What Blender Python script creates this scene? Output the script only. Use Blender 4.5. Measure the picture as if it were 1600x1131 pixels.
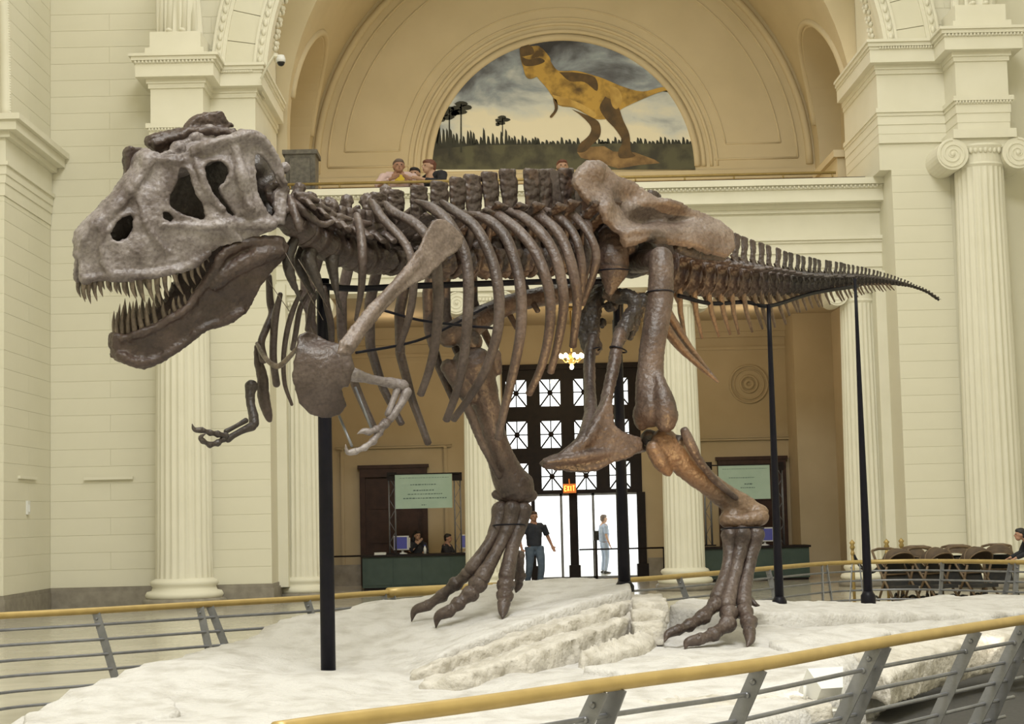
import bpy, bmesh, math, random
import numpy as np
from mathutils import Vector, Matrix, noise
random.seed(7)
for o in list(bpy.data.objects): bpy.data.objects.remove(o)
SC = bpy.context.scene
COL = SC.collection
V = Vector
PI = math.pi
# ---------------------------------------------------------------- camera
F_PX, IW, IH, EYE = 2700.0, 1600.0, 1131.0, 1.75
PITCH = math.atan((805 - 565.5) / F_PX); ROLL = -0.0235; YAW = -20 / F_PX
CAMROT = Matrix.Rotation(YAW, 3, 'Z') @ Matrix.Rotation(PI / 2 + PITCH, 3, 'X') @ Matrix.Rotation(ROLL, 3, 'Z')
cd = bpy.data.cameras.new('camera'); cam = bpy.data.objects.new('camera', cd); COL.objects.link(cam)
cam.matrix_world = Matrix.Translation((0, 0, EYE)) @ CAMROT.to_4x4()
cd.sensor_fit = 'HORIZONTAL'; cd.sensor_width = 36.0; cd.lens = 36.0 * F_PX / IW
cd.clip_start = 0.1; cd.clip_end = 500
SC.camera = cam
# ---------------------------------------------------------------- world, lights, exposure
wd = bpy.data.worlds.new('sky'); SC.world = wd; wd.use_nodes = True
bg = wd.node_tree.nodes['Background']; bg.inputs[0].default_value = (1.0, 0.97, 0.93, 1); bg.inputs[1].default_value = 2.6
vs = SC.view_settings; vs.view_transform = 'Standard'; vs.look = 'None'; vs.exposure = 0.0; vs.gamma = 1.0; vs.use_curve_mapping = False
def light(name, typ, loc, power, color, target=None, **kw):
    ld = bpy.data.lights.new(name, typ); ld.energy = power; ld.color = color
    for k, v in kw.items(): setattr(ld, k, v)
    o = bpy.data.objects.new(name, ld); COL.objects.link(o); o.location = loc
    if target is not None:
        o.rotation_euler = (V(target) - V(loc)).to_track_quat('-Z', 'Y').to_euler()
    return o
light('skylight', 'AREA', (0.6, 1.5, 22.6), 8000, (0.985, 0.985, 0.95), (0.6, 2.0, 0), shape='RECTANGLE', size=9, size_y=15)
light('skylight_rear', 'AREA', (1.85, 25, 22.6), 1300, (0.985, 0.985, 0.95), (1.85, 25.5, 0), shape='RECTANGLE', size=9, size_y=13)
# ---------------------------------------------------------------- picking helpers
def ray(px, py):
    return CAMROT @ V(((px - IW / 2) / F_PX, -(py - IH / 2) / F_PX, -1.0))
def P(px, py, d):
    v = ray(px, py); return V((0, 0, EYE)) + v * (d / v.y)
def D(px, py, z):
    v = ray(px, py); return V((0, 0, EYE)) + v * ((z - EYE) / v.z)
def PL(px, py, p0, n):
    v = ray(px, py); o = V((0, 0, EYE)); t = (p0 - o).dot(n) / v.dot(n); return o + v * t
# ---------------------------------------------------------------- materials
MATS = {}
def mat(name, c1, c2=None, scale=4.0, rough=0.6, bump=0.0, bscale=None, metal=0.0, detail=6.0, emit=None, estr=0.0, spec=0.5, contrast=(0.35, 0.65), coat=0.0, alpha=None):
    m = bpy.data.materials.new(name); m.use_nodes = True
    nt = m.node_tree; b = nt.nodes['Principled BSDF']
    b.inputs['Base Color'].default_value = (*c1, 1); b.inputs['Roughness'].default_value = rough
    b.inputs['Metallic'].default_value = metal; b.inputs['Specular IOR Level'].default_value = spec
    if coat: b.inputs['Coat Weight'].default_value = coat
    tc = nt.nodes.new('ShaderNodeTexCoord')
    if c2 is not None:
        n = nt.nodes.new('ShaderNodeTexNoise'); n.inputs['Scale'].default_value = scale; n.inputs['Detail'].default_value = detail
        r = nt.nodes.new('ShaderNodeValToRGB')
        r.color_ramp.elements[0].position = contrast[0]; r.color_ramp.elements[0].color = (*c1, 1)
        r.color_ramp.elements[1].position = contrast[1]; r.color_ramp.elements[1].color = (*c2, 1)
        nt.links.new(tc.outputs['Object'], n.inputs['Vector']); nt.links.new(n.outputs['Fac'], r.inputs['Fac'])
        nt.links.new(r.outputs['Color'], b.inputs['Base Color'])
    if bump:
        n2 = nt.nodes.new('ShaderNodeTexNoise'); n2.inputs['Scale'].default_value = bscale or scale * 3; n2.inputs['Detail'].default_value = 8
        bp = nt.nodes.new('ShaderNodeBump'); bp.inputs['Strength'].default_value = bump; bp.inputs['Distance'].default_value = 0.02
        nt.links.new(tc.outputs['Object'], n2.inputs['Vector']); nt.links.new(n2.outputs['Fac'], bp.inputs['Height'])
        nt.links.new(bp.outputs['Normal'], b.inputs['Normal'])
    if emit is not None:
        b.inputs['Emission Color'].default_value = (*emit, 1); b.inputs['Emission Strength'].default_value = estr
    MATS[name] = m
    return m
M = MATS
mat('cream', (0.765, 0.735, 0.60), (0.73, 0.70, 0.56), 0.7, 0.75, bump=0.08, bscale=9)
mat('cream_trim', (0.795, 0.765, 0.635), (0.76, 0.73, 0.595), 1.5, 0.6, bump=0.04, bscale=12)
mat('vault_lit_tan', (0.62, 0.53, 0.36), (0.575, 0.49, 0.325), 0.8, 0.8, bump=0.05, bscale=10)  # tan of the warm light in the vault is put into this colour
mat('tan_dim_lit', (0.46, 0.375, 0.245), (0.42, 0.34, 0.215), 0.9, 0.8, bump=0.05, bscale=10)  # tan walls, with the vestibule's warm dim light put into the colour
mat('base_stone', (0.30, 0.27, 0.22), (0.22, 0.195, 0.16), 5, 0.5)
mat('floor_stone', (0.52, 0.49, 0.41), (0.42, 0.395, 0.325), 1.6, 0.16, bump=0.01, bscale=30)
mat('dark_floor', (0.035, 0.033, 0.03), (0.05, 0.047, 0.042), 30, 0.9)
mat('rock', (0.555, 0.540, 0.522), (0.42, 0.40, 0.37), 4.5, 0.9, bump=1.0, bscale=26, contrast=(0.45, 0.72), detail=10)
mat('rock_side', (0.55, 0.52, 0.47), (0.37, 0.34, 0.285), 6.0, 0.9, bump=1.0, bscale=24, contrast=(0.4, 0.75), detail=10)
mat('brass', (0.42, 0.30, 0.11), (0.36, 0.255, 0.09), 8, 0.42, metal=0.35)
mat('steel', (0.23, 0.235, 0.255), (0.18, 0.185, 0.20), 10, 0.42, metal=0.6, bump=0.1, bscale=60)
mat('black_steel', (0.005, 0.005, 0.009), (0.008, 0.007, 0.012), 9, 0.42, spec=0.16)
mat('dark_wood', (0.030, 0.014, 0.010), (0.048, 0.023, 0.016), 6, 0.5, spec=0.3)
mat('bronze_dark', (0.008, 0.005, 0.005), (0.014, 0.008, 0.007), 6, 0.5, spec=0.2)
mat('green_desk', (0.030, 0.055, 0.045), (0.04, 0.068, 0.055), 5, 0.5)
mat('grey_chest', (0.16, 0.145, 0.12), (0.10, 0.09, 0.075), 12, 0.7, bump=0.2)
mat('white_plastic', (0.75, 0.75, 0.73), None, rough=0.35)
mat('glassy_dark', (0.01, 0.01, 0.012), None, rough=0.12)
mat('screen', (0.02, 0.02, 0.05), None, rough=0.3, emit=(0.10, 0.10, 0.30), estr=0.4)
mat('bulb', (1, 0.9, 0.7), None, emit=(1.0, 0.72, 0.32), estr=28.0)
mat('exit_glow', (1, 0.6, 0.2), None, emit=(1.0, 0.42, 0.06), estr=3.0)
mat('exit_body', (0.25, 0.05, 0.01), None, emit=(0.75, 0.20, 0.03), estr=0.8)
mat('lamp_glow', (1, 1, 1), None, emit=(1.0, 0.90, 0.72), estr=18.0)
mat('sign_face', (0.42, 0.56, 0.47), (0.38, 0.52, 0.43), 3, 0.6)
mat('sign_ink', (0.10, 0.16, 0.14), None, rough=0.7)
mat('paper_yellow', (0.75, 0.55, 0.05), (0.68, 0.48, 0.04), 12, 0.7)
mat('paper_white', (0.8, 0.8, 0.75), None, rough=0.7)
def glass_mat():
    m = bpy.data.materials.new('door_glass'); m.use_nodes = True; nt = m.node_tree
    for n in list(nt.nodes): nt.nodes.remove(n)
    out = nt.nodes.new('ShaderNodeOutputMaterial'); tr = nt.nodes.new('ShaderNodeBsdfTransparent'); gl = nt.nodes.new('ShaderNodeBsdfGlossy'); mx = nt.nodes.new('ShaderNodeMixShader'); fr = nt.nodes.new('ShaderNodeFresnel')
    tr.inputs[0].default_value = (0.93, 0.96, 0.97, 1); gl.inputs['Roughness'].default_value = 0.02; fr.inputs[0].default_value = 1.45
    nt.links.new(fr.outputs[0], mx.inputs[0]); nt.links.new(tr.outputs[0], mx.inputs[1]); nt.links.new(gl.outputs[0], mx.inputs[2]); nt.links.new(mx.outputs[0], out.inputs[0])
    MATS['door_glass'] = m
glass_mat()
def bone_mat(name, dark, mid, lite, scale=2.2, rough=0.5):
    m = bpy.data.materials.new(name); m.use_nodes = True; nt = m.node_tree; b = nt.nodes['Principled BSDF']
    tc = nt.nodes.new('ShaderNodeTexCoord'); n = nt.nodes.new('ShaderNodeTexNoise'); n.inputs['Scale'].default_value = scale; n.inputs['Detail'].default_value = 9; n.inputs['Roughness'].default_value = 0.62
    r = nt.nodes.new('ShaderNodeValToRGB'); e = r.color_ramp.elements
    e[0].position = 0.33; e[0].color = (*dark, 1); e[1].position = 0.68; e[1].color = (*lite, 1); k = e.new(0.5); k.color = (*mid, 1)
    v = nt.nodes.new('ShaderNodeTexNoise'); v.inputs['Scale'].default_value = 42; v.inputs['Detail'].default_value = 6
    mx = nt.nodes.new('ShaderNodeMixRGB'); mx.blend_type = 'MULTIPLY'; mx.inputs[0].default_value = 0.45
    r2 = nt.nodes.new('ShaderNodeValToRGB'); r2.color_ramp.elements[0].position = 0.35; r2.color_ramp.elements[0].color = (0.35, 0.3, 0.28, 1); r2.color_ramp.elements[1].position = 0.55; r2.color_ramp.elements[1].color = (1, 1, 1, 1)
    bp = nt.nodes.new('ShaderNodeBump'); bp.inputs['Strength'].default_value = 0.9; bp.inputs['Distance'].default_value = 0.014
    n3 = nt.nodes.new('ShaderNodeTexNoise'); n3.inputs['Scale'].default_value = 22; n3.inputs['Detail'].default_value = 8
    L = nt.links.new
    for x in (n, v, n3): L(tc.outputs['Object'], x.inputs['Vector'])
    L(n.outputs['Fac'], r.inputs['Fac']); L(v.outputs['Fac'], r2.inputs['Fac']); L(r.outputs[0], mx.inputs[1]); L(r2.outputs[0], mx.inputs[2])
    L(mx.outputs[0], b.inputs['Base Color']); L(n3.outputs['Fac'], bp.inputs['Height']); L(bp.outputs[0], b.inputs['Normal'])
    b.inputs['Roughness'].default_value = rough
    MATS[name] = m
bone_mat('bone_skull', (0.085, 0.064, 0.060), (0.19, 0.163, 0.157), (0.30, 0.27, 0.265), 3.4, 0.45)
bone_mat('bone_jaw', (0.030, 0.018, 0.014), (0.050, 0.031, 0.025), (0.08, 0.053, 0.043), 3.0, 0.45)
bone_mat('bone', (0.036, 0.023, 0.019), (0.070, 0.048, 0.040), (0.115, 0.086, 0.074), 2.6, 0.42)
bone_mat('bone_lit', (0.085, 0.060, 0.048), (0.155, 0.115, 0.094), (0.23, 0.185, 0.158), 2.6, 0.45)  # lighter copy of bone: light falling on hip and shoulder blades painted in
bone_mat('bone_floodlit', (0.085, 0.050, 0.030), (0.145, 0.090, 0.055), (0.21, 0.14, 0.09), 2.6, 0.40)  # orange of the floodlights is put into this bone colour
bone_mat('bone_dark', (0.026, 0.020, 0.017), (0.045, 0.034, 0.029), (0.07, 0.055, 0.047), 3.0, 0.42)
bone_mat('tooth', (0.07, 0.05, 0.036), (0.13, 0.098, 0.07), (0.21, 0.165, 0.12), 9.0, 0.3)
# ---------------------------------------------------------------- mesh helpers
class MB:
    def __init__(s): s.v = []; s.f = []
    def add(s, verts, faces):
        k = len(s.v); s.v.extend([tuple(x) for x in verts]); s.f.extend([tuple(i + k for i in f) for f in faces]); return s
    def box(s, x0, x1, y0, y1, z0, z1):
        return s.add([(x0, y0, z0), (x1, y0, z0), (x1, y1, z0), (x0, y1, z0), (x0, y0, z1), (x1, y0, z1), (x1, y1, z1), (x0, y1, z1)],
                     [(0, 3, 2, 1), (4, 5, 6, 7), (0, 1, 5, 4), (1, 2, 6, 5), (2, 3, 7, 6), (3, 0, 4, 7)])
    def prism(s, a, b):      # two matching closed loops
        n = len(a); s.add(list(a) + list(b), [tuple(range(n - 1, -1, -1)), tuple(range(n, 2 * n))] + [(i, (i + 1) % n, n + (i + 1) % n, n + i) for i in range(n)]); return s
    def ext(s, poly, axis, lo, hi):   # extrude a 2D loop along an axis
        f = {'x': lambda p, t: (t, p[0], p[1]), 'y': lambda p, t: (p[0], t, p[1]), 'z': lambda p, t: (p[0], p[1], t)}[axis]
        return s.prism([f(p, lo) for p in poly], [f(p, hi) for p in poly])
    def tube(s, pts, r, n=10, flat=None, side=None, closed=False):
        pts = [V(p) for p in pts]; m = len(pts)
        rr = r if isinstance(r, (list, tuple)) else [r] * m
        T = []
        for i in range(m):
            t = (pts[(i + 1) % m] - pts[i - 1]) if (closed or 0 < i < m - 1) else (pts[1] - pts[0] if i == 0 else pts[-1] - pts[-2])
            T.append(t.normalized() if t.length > 1e-9 else V((0, 0, 1)))
        N = V(side) if side is not None else (V((0, 0, 1)) if abs(T[0].z) < 0.9 else V((1, 0, 0)))
        vs_ = []
        for i in range(m):
            base = V(side) if side is not None else N
            N = base - T[i] * base.dot(T[i])
            if N.length < 1e-6: N = T[i].orthogonal()
            N.normalize(); B = T[i].cross(N)
            a, b = rr[i] if isinstance(rr[i], (list, tuple)) else (rr[i], rr[i] * (flat or 1))
            for k in range(n):
                q = 2 * PI * k / n; vs_.append(pts[i] + N * (a * math.cos(q)) + B * (b * math.sin(q)))
        fs = []
        for i in range(m if closed else m - 1):
            j = (i + 1) % m
            for k in range(n):
                fs.append((i * n + k, i * n + (k + 1) % n, j * n + (k + 1) % n, j * n + k))
        if not closed: fs += [tuple(range(n - 1, -1, -1)), tuple((m - 1) * n + k for k in range(n))]
        return s.add(vs_, fs)
    def lathe(s, prof, n=24, c=(0, 0, 0), axis='z', ang=2 * PI):
        vs_ = []; full = abs(ang - 2 * PI) < 1e-6; q = n if full else n + 1
        for (r, h) in prof:
            for k in range(q):
                a = ang * k / n; x, y = r * math.cos(a), r * math.sin(a)
                vs_.append((c[0] + x, c[1] + y, c[2] + h) if axis == 'z' else ((c[0] + x, c[1] + h, c[2] + y) if axis == 'y' else (c[0] + h, c[1] + x, c[2] + y)))
        fs = []
        for i in range(len(prof) - 1):
            for k in range(n):
                fs.append((i * q + k, i * q + (k + 1) % q, (i + 1) * q + (k + 1) % q, (i + 1) * q + k))
        if prof[0][0] > 1e-5: fs.append(tuple(range(q - 1, -1, -1)))
        if prof[-1][0] > 1e-5: fs.append(tuple((len(prof) - 1) * q + k for k in range(q)))
        return s.add(vs_, fs)
    def ell(s, c, r, nu=14, nv=9, rot=None):
        vs_ = []; c = V(c)
        for i in range(nv + 1):
            t = PI * i / nv
            for k in range(nu):
                q = 2 * PI * k / nu; p = V((r[0] * math.sin(t) * math.cos(q), r[1] * math.sin(t) * math.sin(q), r[2] * math.cos(t)))
                vs_.append(c + (rot @ p if rot is not None else p))
        return s.add(vs_, [(i * nu + k, (i + 1) * nu + k, (i + 1) * nu + (k + 1) % nu, i * nu + (k + 1) % nu) for i in range(nv) for k in range(nu)])
    def mesh(s, name, smooth=False, fix=True):
        me = bpy.data.meshes.new(name); me.from_pydata(s.v, [], s.f)
        if fix:
            bm = bmesh.new(); bm.from_mesh(me); bmesh.ops.remove_doubles(bm, verts=bm.verts, dist=1e-6); bmesh.ops.recalc_face_normals(bm, faces=bm.faces); bm.to_mesh(me); bm.free()
        if smooth: me.polygons.foreach_set('use_smooth', [True] * len(me.polygons))
        return me
def tag(o, label=None, cat=None, group=None, kind=None):
    for k, v in (('label', label), ('category', cat), ('group', group), ('kind', kind)):
        if v: o[k] = v
    return o
def put(name, me, m, parent=None, local=False):
    o = bpy.data.objects.new(name, me); COL.objects.link(o)
    if m is not None and me is not None and len(me.materials) == 0: me.materials.append(M[m] if isinstance(m, str) else m)
    if parent is not None:
        o.parent = parent
        if not local and parent.type == 'EMPTY': o.matrix_parent_inverse = parent.matrix_basis.inverted()
    return o
def obj(name, mb, m, parent=None, smooth=False, local=False, **kw):
    return tag(put(name, mb.mesh(name, smooth), m, parent, local), **kw)
def empty(name, loc, rz=0.0, **kw):
    e = bpy.data.objects.new(name, None); COL.objects.link(e); e.location = loc; e.rotation_euler = (0, 0, rz); e.empty_display_size = 0.2
    e.matrix_basis = Matrix.Translation(V(loc)) @ Matrix.Rotation(rz, 4, 'Z')
    return tag(e, **kw)
def dup(o, parent=None, mat4=None):
    c = o.copy(); COL.objects.link(c); c.parent = parent
    if mat4 is not None: c.matrix_basis = mat4
    for ch in list(o.children): dup(ch, c)
    return c
def cr(pts, k=6):          # Catmull-Rom through tuples of numbers
    A = [np.array(p, float) for p in pts]; A = [2 * A[0] - A[1]] + A + [2 * A[-1] - A[-2]]; out = []
    for i in range(1, len(A) - 2):
        p0, p1, p2, p3 = A[i - 1:i + 3]
        for j in range(k):
            t = j / k
            out.append(0.5 * (2 * p1 + (p2 - p0) * t + (2 * p0 - 5 * p1 + 4 * p2 - p3) * t * t + (3 * p1 - p0 - 3 * p2 + p3) * t ** 3))
    out.append(A[-2]); return out
TEX = {}
def tex(scale):
    if scale not in TEX:
        t = bpy.data.textures.new('relief%g' % scale, 'CLOUDS'); t.noise_scale = scale; t.noise_depth = 3; TEX[scale] = t
    return TEX[scale]
def remesh(mb, name, voxel, smooth=4, amp=0.0, scale=0.1, amp2=0.0, scale2=0.03):
    me = mb.mesh(name + '_raw', fix=False) if isinstance(mb, MB) else mb
    o = bpy.data.objects.new(name + '_tmp', me); COL.objects.link(o)
    r = o.modifiers.new('r', 'REMESH'); r.mode = 'VOXEL'; r.voxel_size = voxel; r.use_smooth_shade = True
    if smooth:
        s = o.modifiers.new('s', 'SMOOTH'); s.factor = 0.5; s.iterations = smooth
    for a, c in ((amp, scale), (amp2, scale2)):
        if a:
            d = o.modifiers.new('d', 'DISPLACE'); d.texture = tex(c); d.strength = a; d.mid_level = 0.5; d.texture_coords = 'LOCAL'
    dg = bpy.context.evaluated_depsgraph_get()
    out = bpy.data.meshes.new_from_object(o.evaluated_get(dg)); out.name = name
    bpy.data.objects.remove(o); bpy.data.meshes.remove(me)
    out.polygons.foreach_set('use_smooth', [True] * len(out.polygons))
    return out
# ================================================================= THE HALL
XC = 1.85                      # centre line of the hall
WY = 37.4                      # face of the end wall
BY = 46.0                      # back wall of the vestibule and of the vault
SPR = 11.1; RV = 6.8           # vault axis height and radius
obj('floor', MB().box(-16, 20, -20.3, BY + 0.3, -0.2, 0), 'floor_stone', kind='structure', label='pale polished stone floor of the hall')
obj('forecourt', MB().box(-14, 18, BY + 0.3, BY + 30, -0.35, -0.05), 'floor_stone', kind='structure')
# --- coursed walls: a backing with separate ashlar blocks in front, joints open between them
def courses(wall, x0, x1, z0, z1, h, ln, place, m, depth=0.010, gap=0.004):
    """place(u0,u1,v0,v1) -> box args; blocks of one wall share a mesh per width."""
    cache = {}; k = 0; z = z0
    while z < z1 - 1e-3:
        zt = min(z + h, z1); off = (ln / 2 if k % 2 else 0); cuts = [x0] + [c for c in np.arange(x0 - off + ln, x1, ln) if x0 + 0.15 < c < x1 - 0.15] + [x1]
        for a, b in zip(cuts[:-1], cuts[1:]):
            key = (round(b - a, 3), round(zt - z, 3))
            if key not in cache:
                w, hh = b - a - gap, zt - z - gap; e = 0.004; mb = MB()
                l0 = [(-w / 2, 0, -hh / 2), (w / 2, 0, -hh / 2), (w / 2, 0, hh / 2), (-w / 2, 0, hh / 2)]
                l1 = [(x, -depth + e, zz) for x, _, zz in l0]; l2 = [(x * (1 - 2 * e / w), -depth, zz * (1 - 2 * e / hh)) for x, _, zz in l0]
                mb.add(l0 + l1 + l2, [(0, 1, 5, 4), (1, 2, 6, 5), (2, 3, 7, 6), (3, 0, 4, 7), (4, 5, 9, 8), (5, 6, 10, 9), (6, 7, 11, 10), (7, 4, 8, 11), (8, 9, 10, 11)])
                me = mb.mesh('stone_block'); me.materials.append(M[m]); cache[key] = me
            o = bpy.data.objects.new('stone_block', cache[key]); COL.objects.link(o); o.parent = wall
            o.matrix_basis = place((a + b) / 2, (z + zt) / 2)
        z = zt; k += 1
# the rest of the hall round the viewer: side walls, rear wall and the ceiling under the skylight
for nm, x0, x1, y0, y1 in (('wall_side_left', XC - 13.5, XC - 13.2, -20, 33.9), ('wall_side_right', XC + 13.2, XC + 13.5, -20, 33.9), ('wall_rear', XC - 13.5, XC + 13.5, -20.3, -20)):
    obj(nm, MB().box(x0, x1, y0, y1, 0, 23), 'cream', kind='structure', label='plain cream wall of the hall out of view')
obj('ceiling', MB().box(XC - 13.5, XC + 13.5, -20.3, WY + 1.2, 23, 23.3), 'cream', kind='structure', label='cream ceiling high above the hall')
for nm, x0, x1 in (('wall_upper_left', XC - 13.5, XC - 9.2), ('wall_upper_right', XC + 9.2, XC + 13.5)):
    obj(nm, MB().box(x0, x1, WY + 0.05, WY + 1.2, 14.5, 23), 'cream', kind='structure', label='cream end wall above the cornice')
obj('wall_upper_middle', MB().box(XC - 9.2, XC + 9.2, WY + 0.0, WY + 1.2, 19.5, 23), 'cream', kind='structure', label='cream end wall above the great arch')
front = lambda y: (lambda u, v: Matrix.Translation((u, y, v)))
wl = obj('wall_end_left', MB().box(-9.75, XC - 9.2, WY + 0.05, WY + 1.2, 0, 14.5), 'cream', kind='structure', label='pale cream ashlar end wall beside the left column')
courses(wl, -9.75, XC - 9.2, 0.42, 14.4, 0.37, 2.6, front(WY + 0.05), 'cream')
wr = obj('wall_end_right', MB().box(XC + 9.2, 13.45, WY + 0.05, WY + 1.2, 0, 14.5), 'cream', kind='structure', label='cream end wall beyond the right column')
# side walls with their piers and springing of the side arches
def side_wall(sgn):
    xs = XC + sgn * 11.6
    nm = 'wall_left' if sgn < 0 else 'wall_right'
    a, b = (xs - 1.6, xs) if sgn < 0 else (xs, xs + 1.6)
    w = obj(nm, MB().box(a, b, 33.9, WY + 1.2, 0, 14.5), 'cream', kind='structure', label='cream side wall pier meeting the end wall')
    R = Matrix.Rotation(PI / 2 if sgn < 0 else -PI / 2, 4, 'Z')
    if sgn < 0:
        courses(w, 33.9, WY, 0.42, 8.3, 0.37, 3.6, lambda u, v: Matrix.Translation((xs, u, v)) @ R, 'cream')
        courses(w, 33.9, WY, 9.75, 14.4, 0.37, 3.6, lambda u, v: Matrix.Translation((xs, u, v)) @ R, 'cream')
        courses(w, xs - 1.6, xs, 0.42, 8.3, 0.37, 1.2, front(33.9), 'cream')
    # impost entablature wrapping the pier
    s = -sgn
    for (z0, z1, p) in ((8.30, 8.55, 0.03), (8.55, 8.72, 0.05), (8.72, 8.9, 0.07), (8.9, 8.98, 0.11), (8.98, 9.45, 0.05), (9.45, 9.56, 0.16), (9.56, 9.75, 0.33), (9.75, 9.87, 0.42)):
        xa, xb = (a, b + p) if sgn < 0 else (a - p, b)
        obj('impost_band', MB().box(xa, xb, 33.9 - p, WY + 0.02, z0, z1), 'cream_trim', w)
    # edge ornament of the side arch
    pts = [(xs + s * 0.03, 33.9 - 3.2 * (1 - math.cos(t)) * 0.55, 9.87 + 5.5 * math.sin(t)) for t in np.linspace(0, 0.9, 24)]
    obj('arch_moulding', MB().tube(pts, 0.10, 8), 'cream_trim', w, True)
    beads = MB()
    for i, q in enumerate(cr(pts, 4)): beads.ell(V(q) + V((s * 0.07, 0, 0)), (0.05, 0.04, 0.035), 6, 4)
    o = obj('bead_ornament', beads, 'cream_trim', w, True); o['kind'] = 'stuff'
    # small slot plates on the pier
    if sgn < 0:
        obj('wall_ledge', MB().box(xs, xs + 0.06, 34.9, 36.2, 2.72, 2.78), 'cream_trim', w)
        obj('wall_switch', MB().box(xs, xs + 0.05, 35.5, 35.68, 2.0, 2.28).box(xs + 0.05, xs + 0.07, 35.55, 35.62, 2.05, 2.2), 'white_plastic', w)
    for k, (y0, y1) in enumerate(((33.9, WY),)):
        obj('baseboard_left' if sgn < 0 else 'baseboard_right', MB().box(a, b + 0.06, y0 - 0.06, y1, 0, 0.34).box(a, b + 0.035, y0 - 0.035, y1, 0.34, 0.42) if sgn < 0 else MB().box(a - 0.06, b, y0 - 0.06, y1, 0, 0.34).box(a - 0.035, b, y0 - 0.035, y1, 0.34, 0.42), 'base_stone', kind='structure', label='grey stone baseboard along the side pier')
side_wall(-1); side_wall(1)
obj('wall_ledge', MB().box(-9.0, -7.95, WY - 0.06, WY, 2.72, 2.78), 'cream_trim', wl)
obj('baseboard_end_left', MB().box(-9.75, XC - 9.2, WY - 0.09, WY + 0.05, 0, 0.34).box(-9.75, XC - 9.2, WY - 0.05, WY + 0.05, 0.34, 0.42), 'base_stone', kind='structure', label='grey stone baseboard under the left end wall')
# --- piers of the great arch
def bands(parent, spec, x0, x1, y0, y1, sx0=1, sx1=1, name='cornice_band', m='cream_trim'):
    for (z0, z1, p) in spec:
        obj(name, MB().box(x0 - p * sx0, x1 + p * sx1, y0 - p, y1, z0, z1), m, parent)
ENT = ((9.70, 9.90, 0.015), (9.90, 10.1, 0.03), (10.1, 10.29, 0.06), (10.29, 10.36, 0.10), (10.36, 10.46, 0.16), (10.46, 11.22, 0.012), (11.22, 11.32, 0.08), (11.32, 11.42, 0.14), (11.42, 11.70, 0.46), (11.70, 11.76, 0.50), (11.76, 11.84, 0.58), (11.84, 11.9, 0.66))
def egg_row(parent, p0, p1, n, r):
    p0, p1 = V(p0), V(p1); mb = MB()
    for i in range(n): mb.ell(p0.lerp(p1, (i + 0.5) / n), (r * 0.8, r * 0.8, r), 6, 4)
    o = obj('egg_and_dart', mb, 'cream_trim', parent, True); o['kind'] = 'stuff'
def pier(sgn):
    xi = XC + sgn * RV; xo = XC + sgn * 9.2; dz = -0.26 if sgn < 0 else -0.05; xu = xi - 0.25; xt = min(xu, xi) if sgn < 0 else xi + 0.12
    x0, x1 = min(xi, xo), max(xi, xo)
    p = obj('wall_pier_left' if sgn < 0 else 'wall_pier_right', MB().box(x0, x1, WY - 0.25, 40.7, 0, 9.06).box(min(xu, xo), max(xu, xo), WY - 0.25, 40.7, 9.06, 11.8 + dz).box(min(xt, xo), max(xt, xo), WY - 0.25, 40.7, 11.8 + dz, 14.5), 'cream', kind='structure', label='cream stone pier of the great arch on the %s' % ('left' if sgn < 0 else 'right'))
    ec = XC + sgn * 8.58
    ax0, ax1 = (ec + 0.5, x1) if sgn < 0 else (x0, ec - 0.5)
    courses(p, ax0, ax1, 0.42, 9.07, 0.37, 3.6, front(WY - 0.25), 'cream')
    courses(p, min(xt, xo), max(xt, xo), 11.95 + dz, 14.4, 0.37, 1.2, front(WY - 0.25), 'cream')
    # entablature: wall part with the return into the reveal, and the part standing out over the column
    for (z0, z1, q) in ENT:
        mb = MB(); q_ = q; z0 += dz; z1 += dz; q = q * 0.42
        if sgn < 0: mb.box(x0, xu + q, WY - 0.31 - q * 1.6, 40.7 - q, z0 - .005, z1 - .005)
        else: mb.box(xu - q, x1, WY - 0.31 - q * 1.6, 40.7 - q, z0 - .005, z1 - .005)
        q = q_ * 0.6
        obj('entablature_band', mb, 'cream_trim', p)
        obj('entablature_block', MB().box(ec - 0.55 - q, ec + 0.55 + q, WY - 1.25 - q, WY - 0.2, z0, z1), 'cream_trim', p)
    egg_row(p, (ec - .85, WY - 1.565, 11.73 + dz), (ec + .85, WY - 1.565, 11.73 + dz), 22, 0.04)
    egg_row(p, (xu if sgn > 0 else ec + .85, WY - 0.655, 11.73 + dz), (xu if sgn < 0 else ec - .85, WY - 0.655, 11.73 + dz), 20, 0.04)
    egg_row(p, (ec - 0.6, WY - 1.325, 10.33 + dz), (ec + 0.6, WY - 1.325, 10.33 + dz), 18, 0.035)
    # jamb moulding beside the inner colonnade
    jx = xi + sgn * -0.0
    obj('jamb', MB().box(min(jx, jx - sgn * 0.22), max(jx, jx - sgn * 0.22), 38.2, 40.7, 0.3, 7.0), 'cream_trim', p)
    obj('plinth_course', MB().box(x0 - 0.05, x1 + 0.05, WY - 0.36, 40.75, 0, 0.34).box(x0 - 0.02, x1 + 0.02, WY - 0.33, 40.72, 0.34, 0.42), 'base_stone', p)
    # statue plinth
    obj('statue_plinth', MB().box(ec - 0.62, ec + 0.62, WY - 1.5, WY - 0.2, 11.9 + dz, 12.05 + dz).box(ec - 0.54, ec + 0.54, WY - 1.4, WY - 0.2, 12.05 + dz, 12.42 + dz), 'cream_trim', p)
    return p, ec
pl, ecl = pier(-1); pr, ecr = pier(1)
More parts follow.
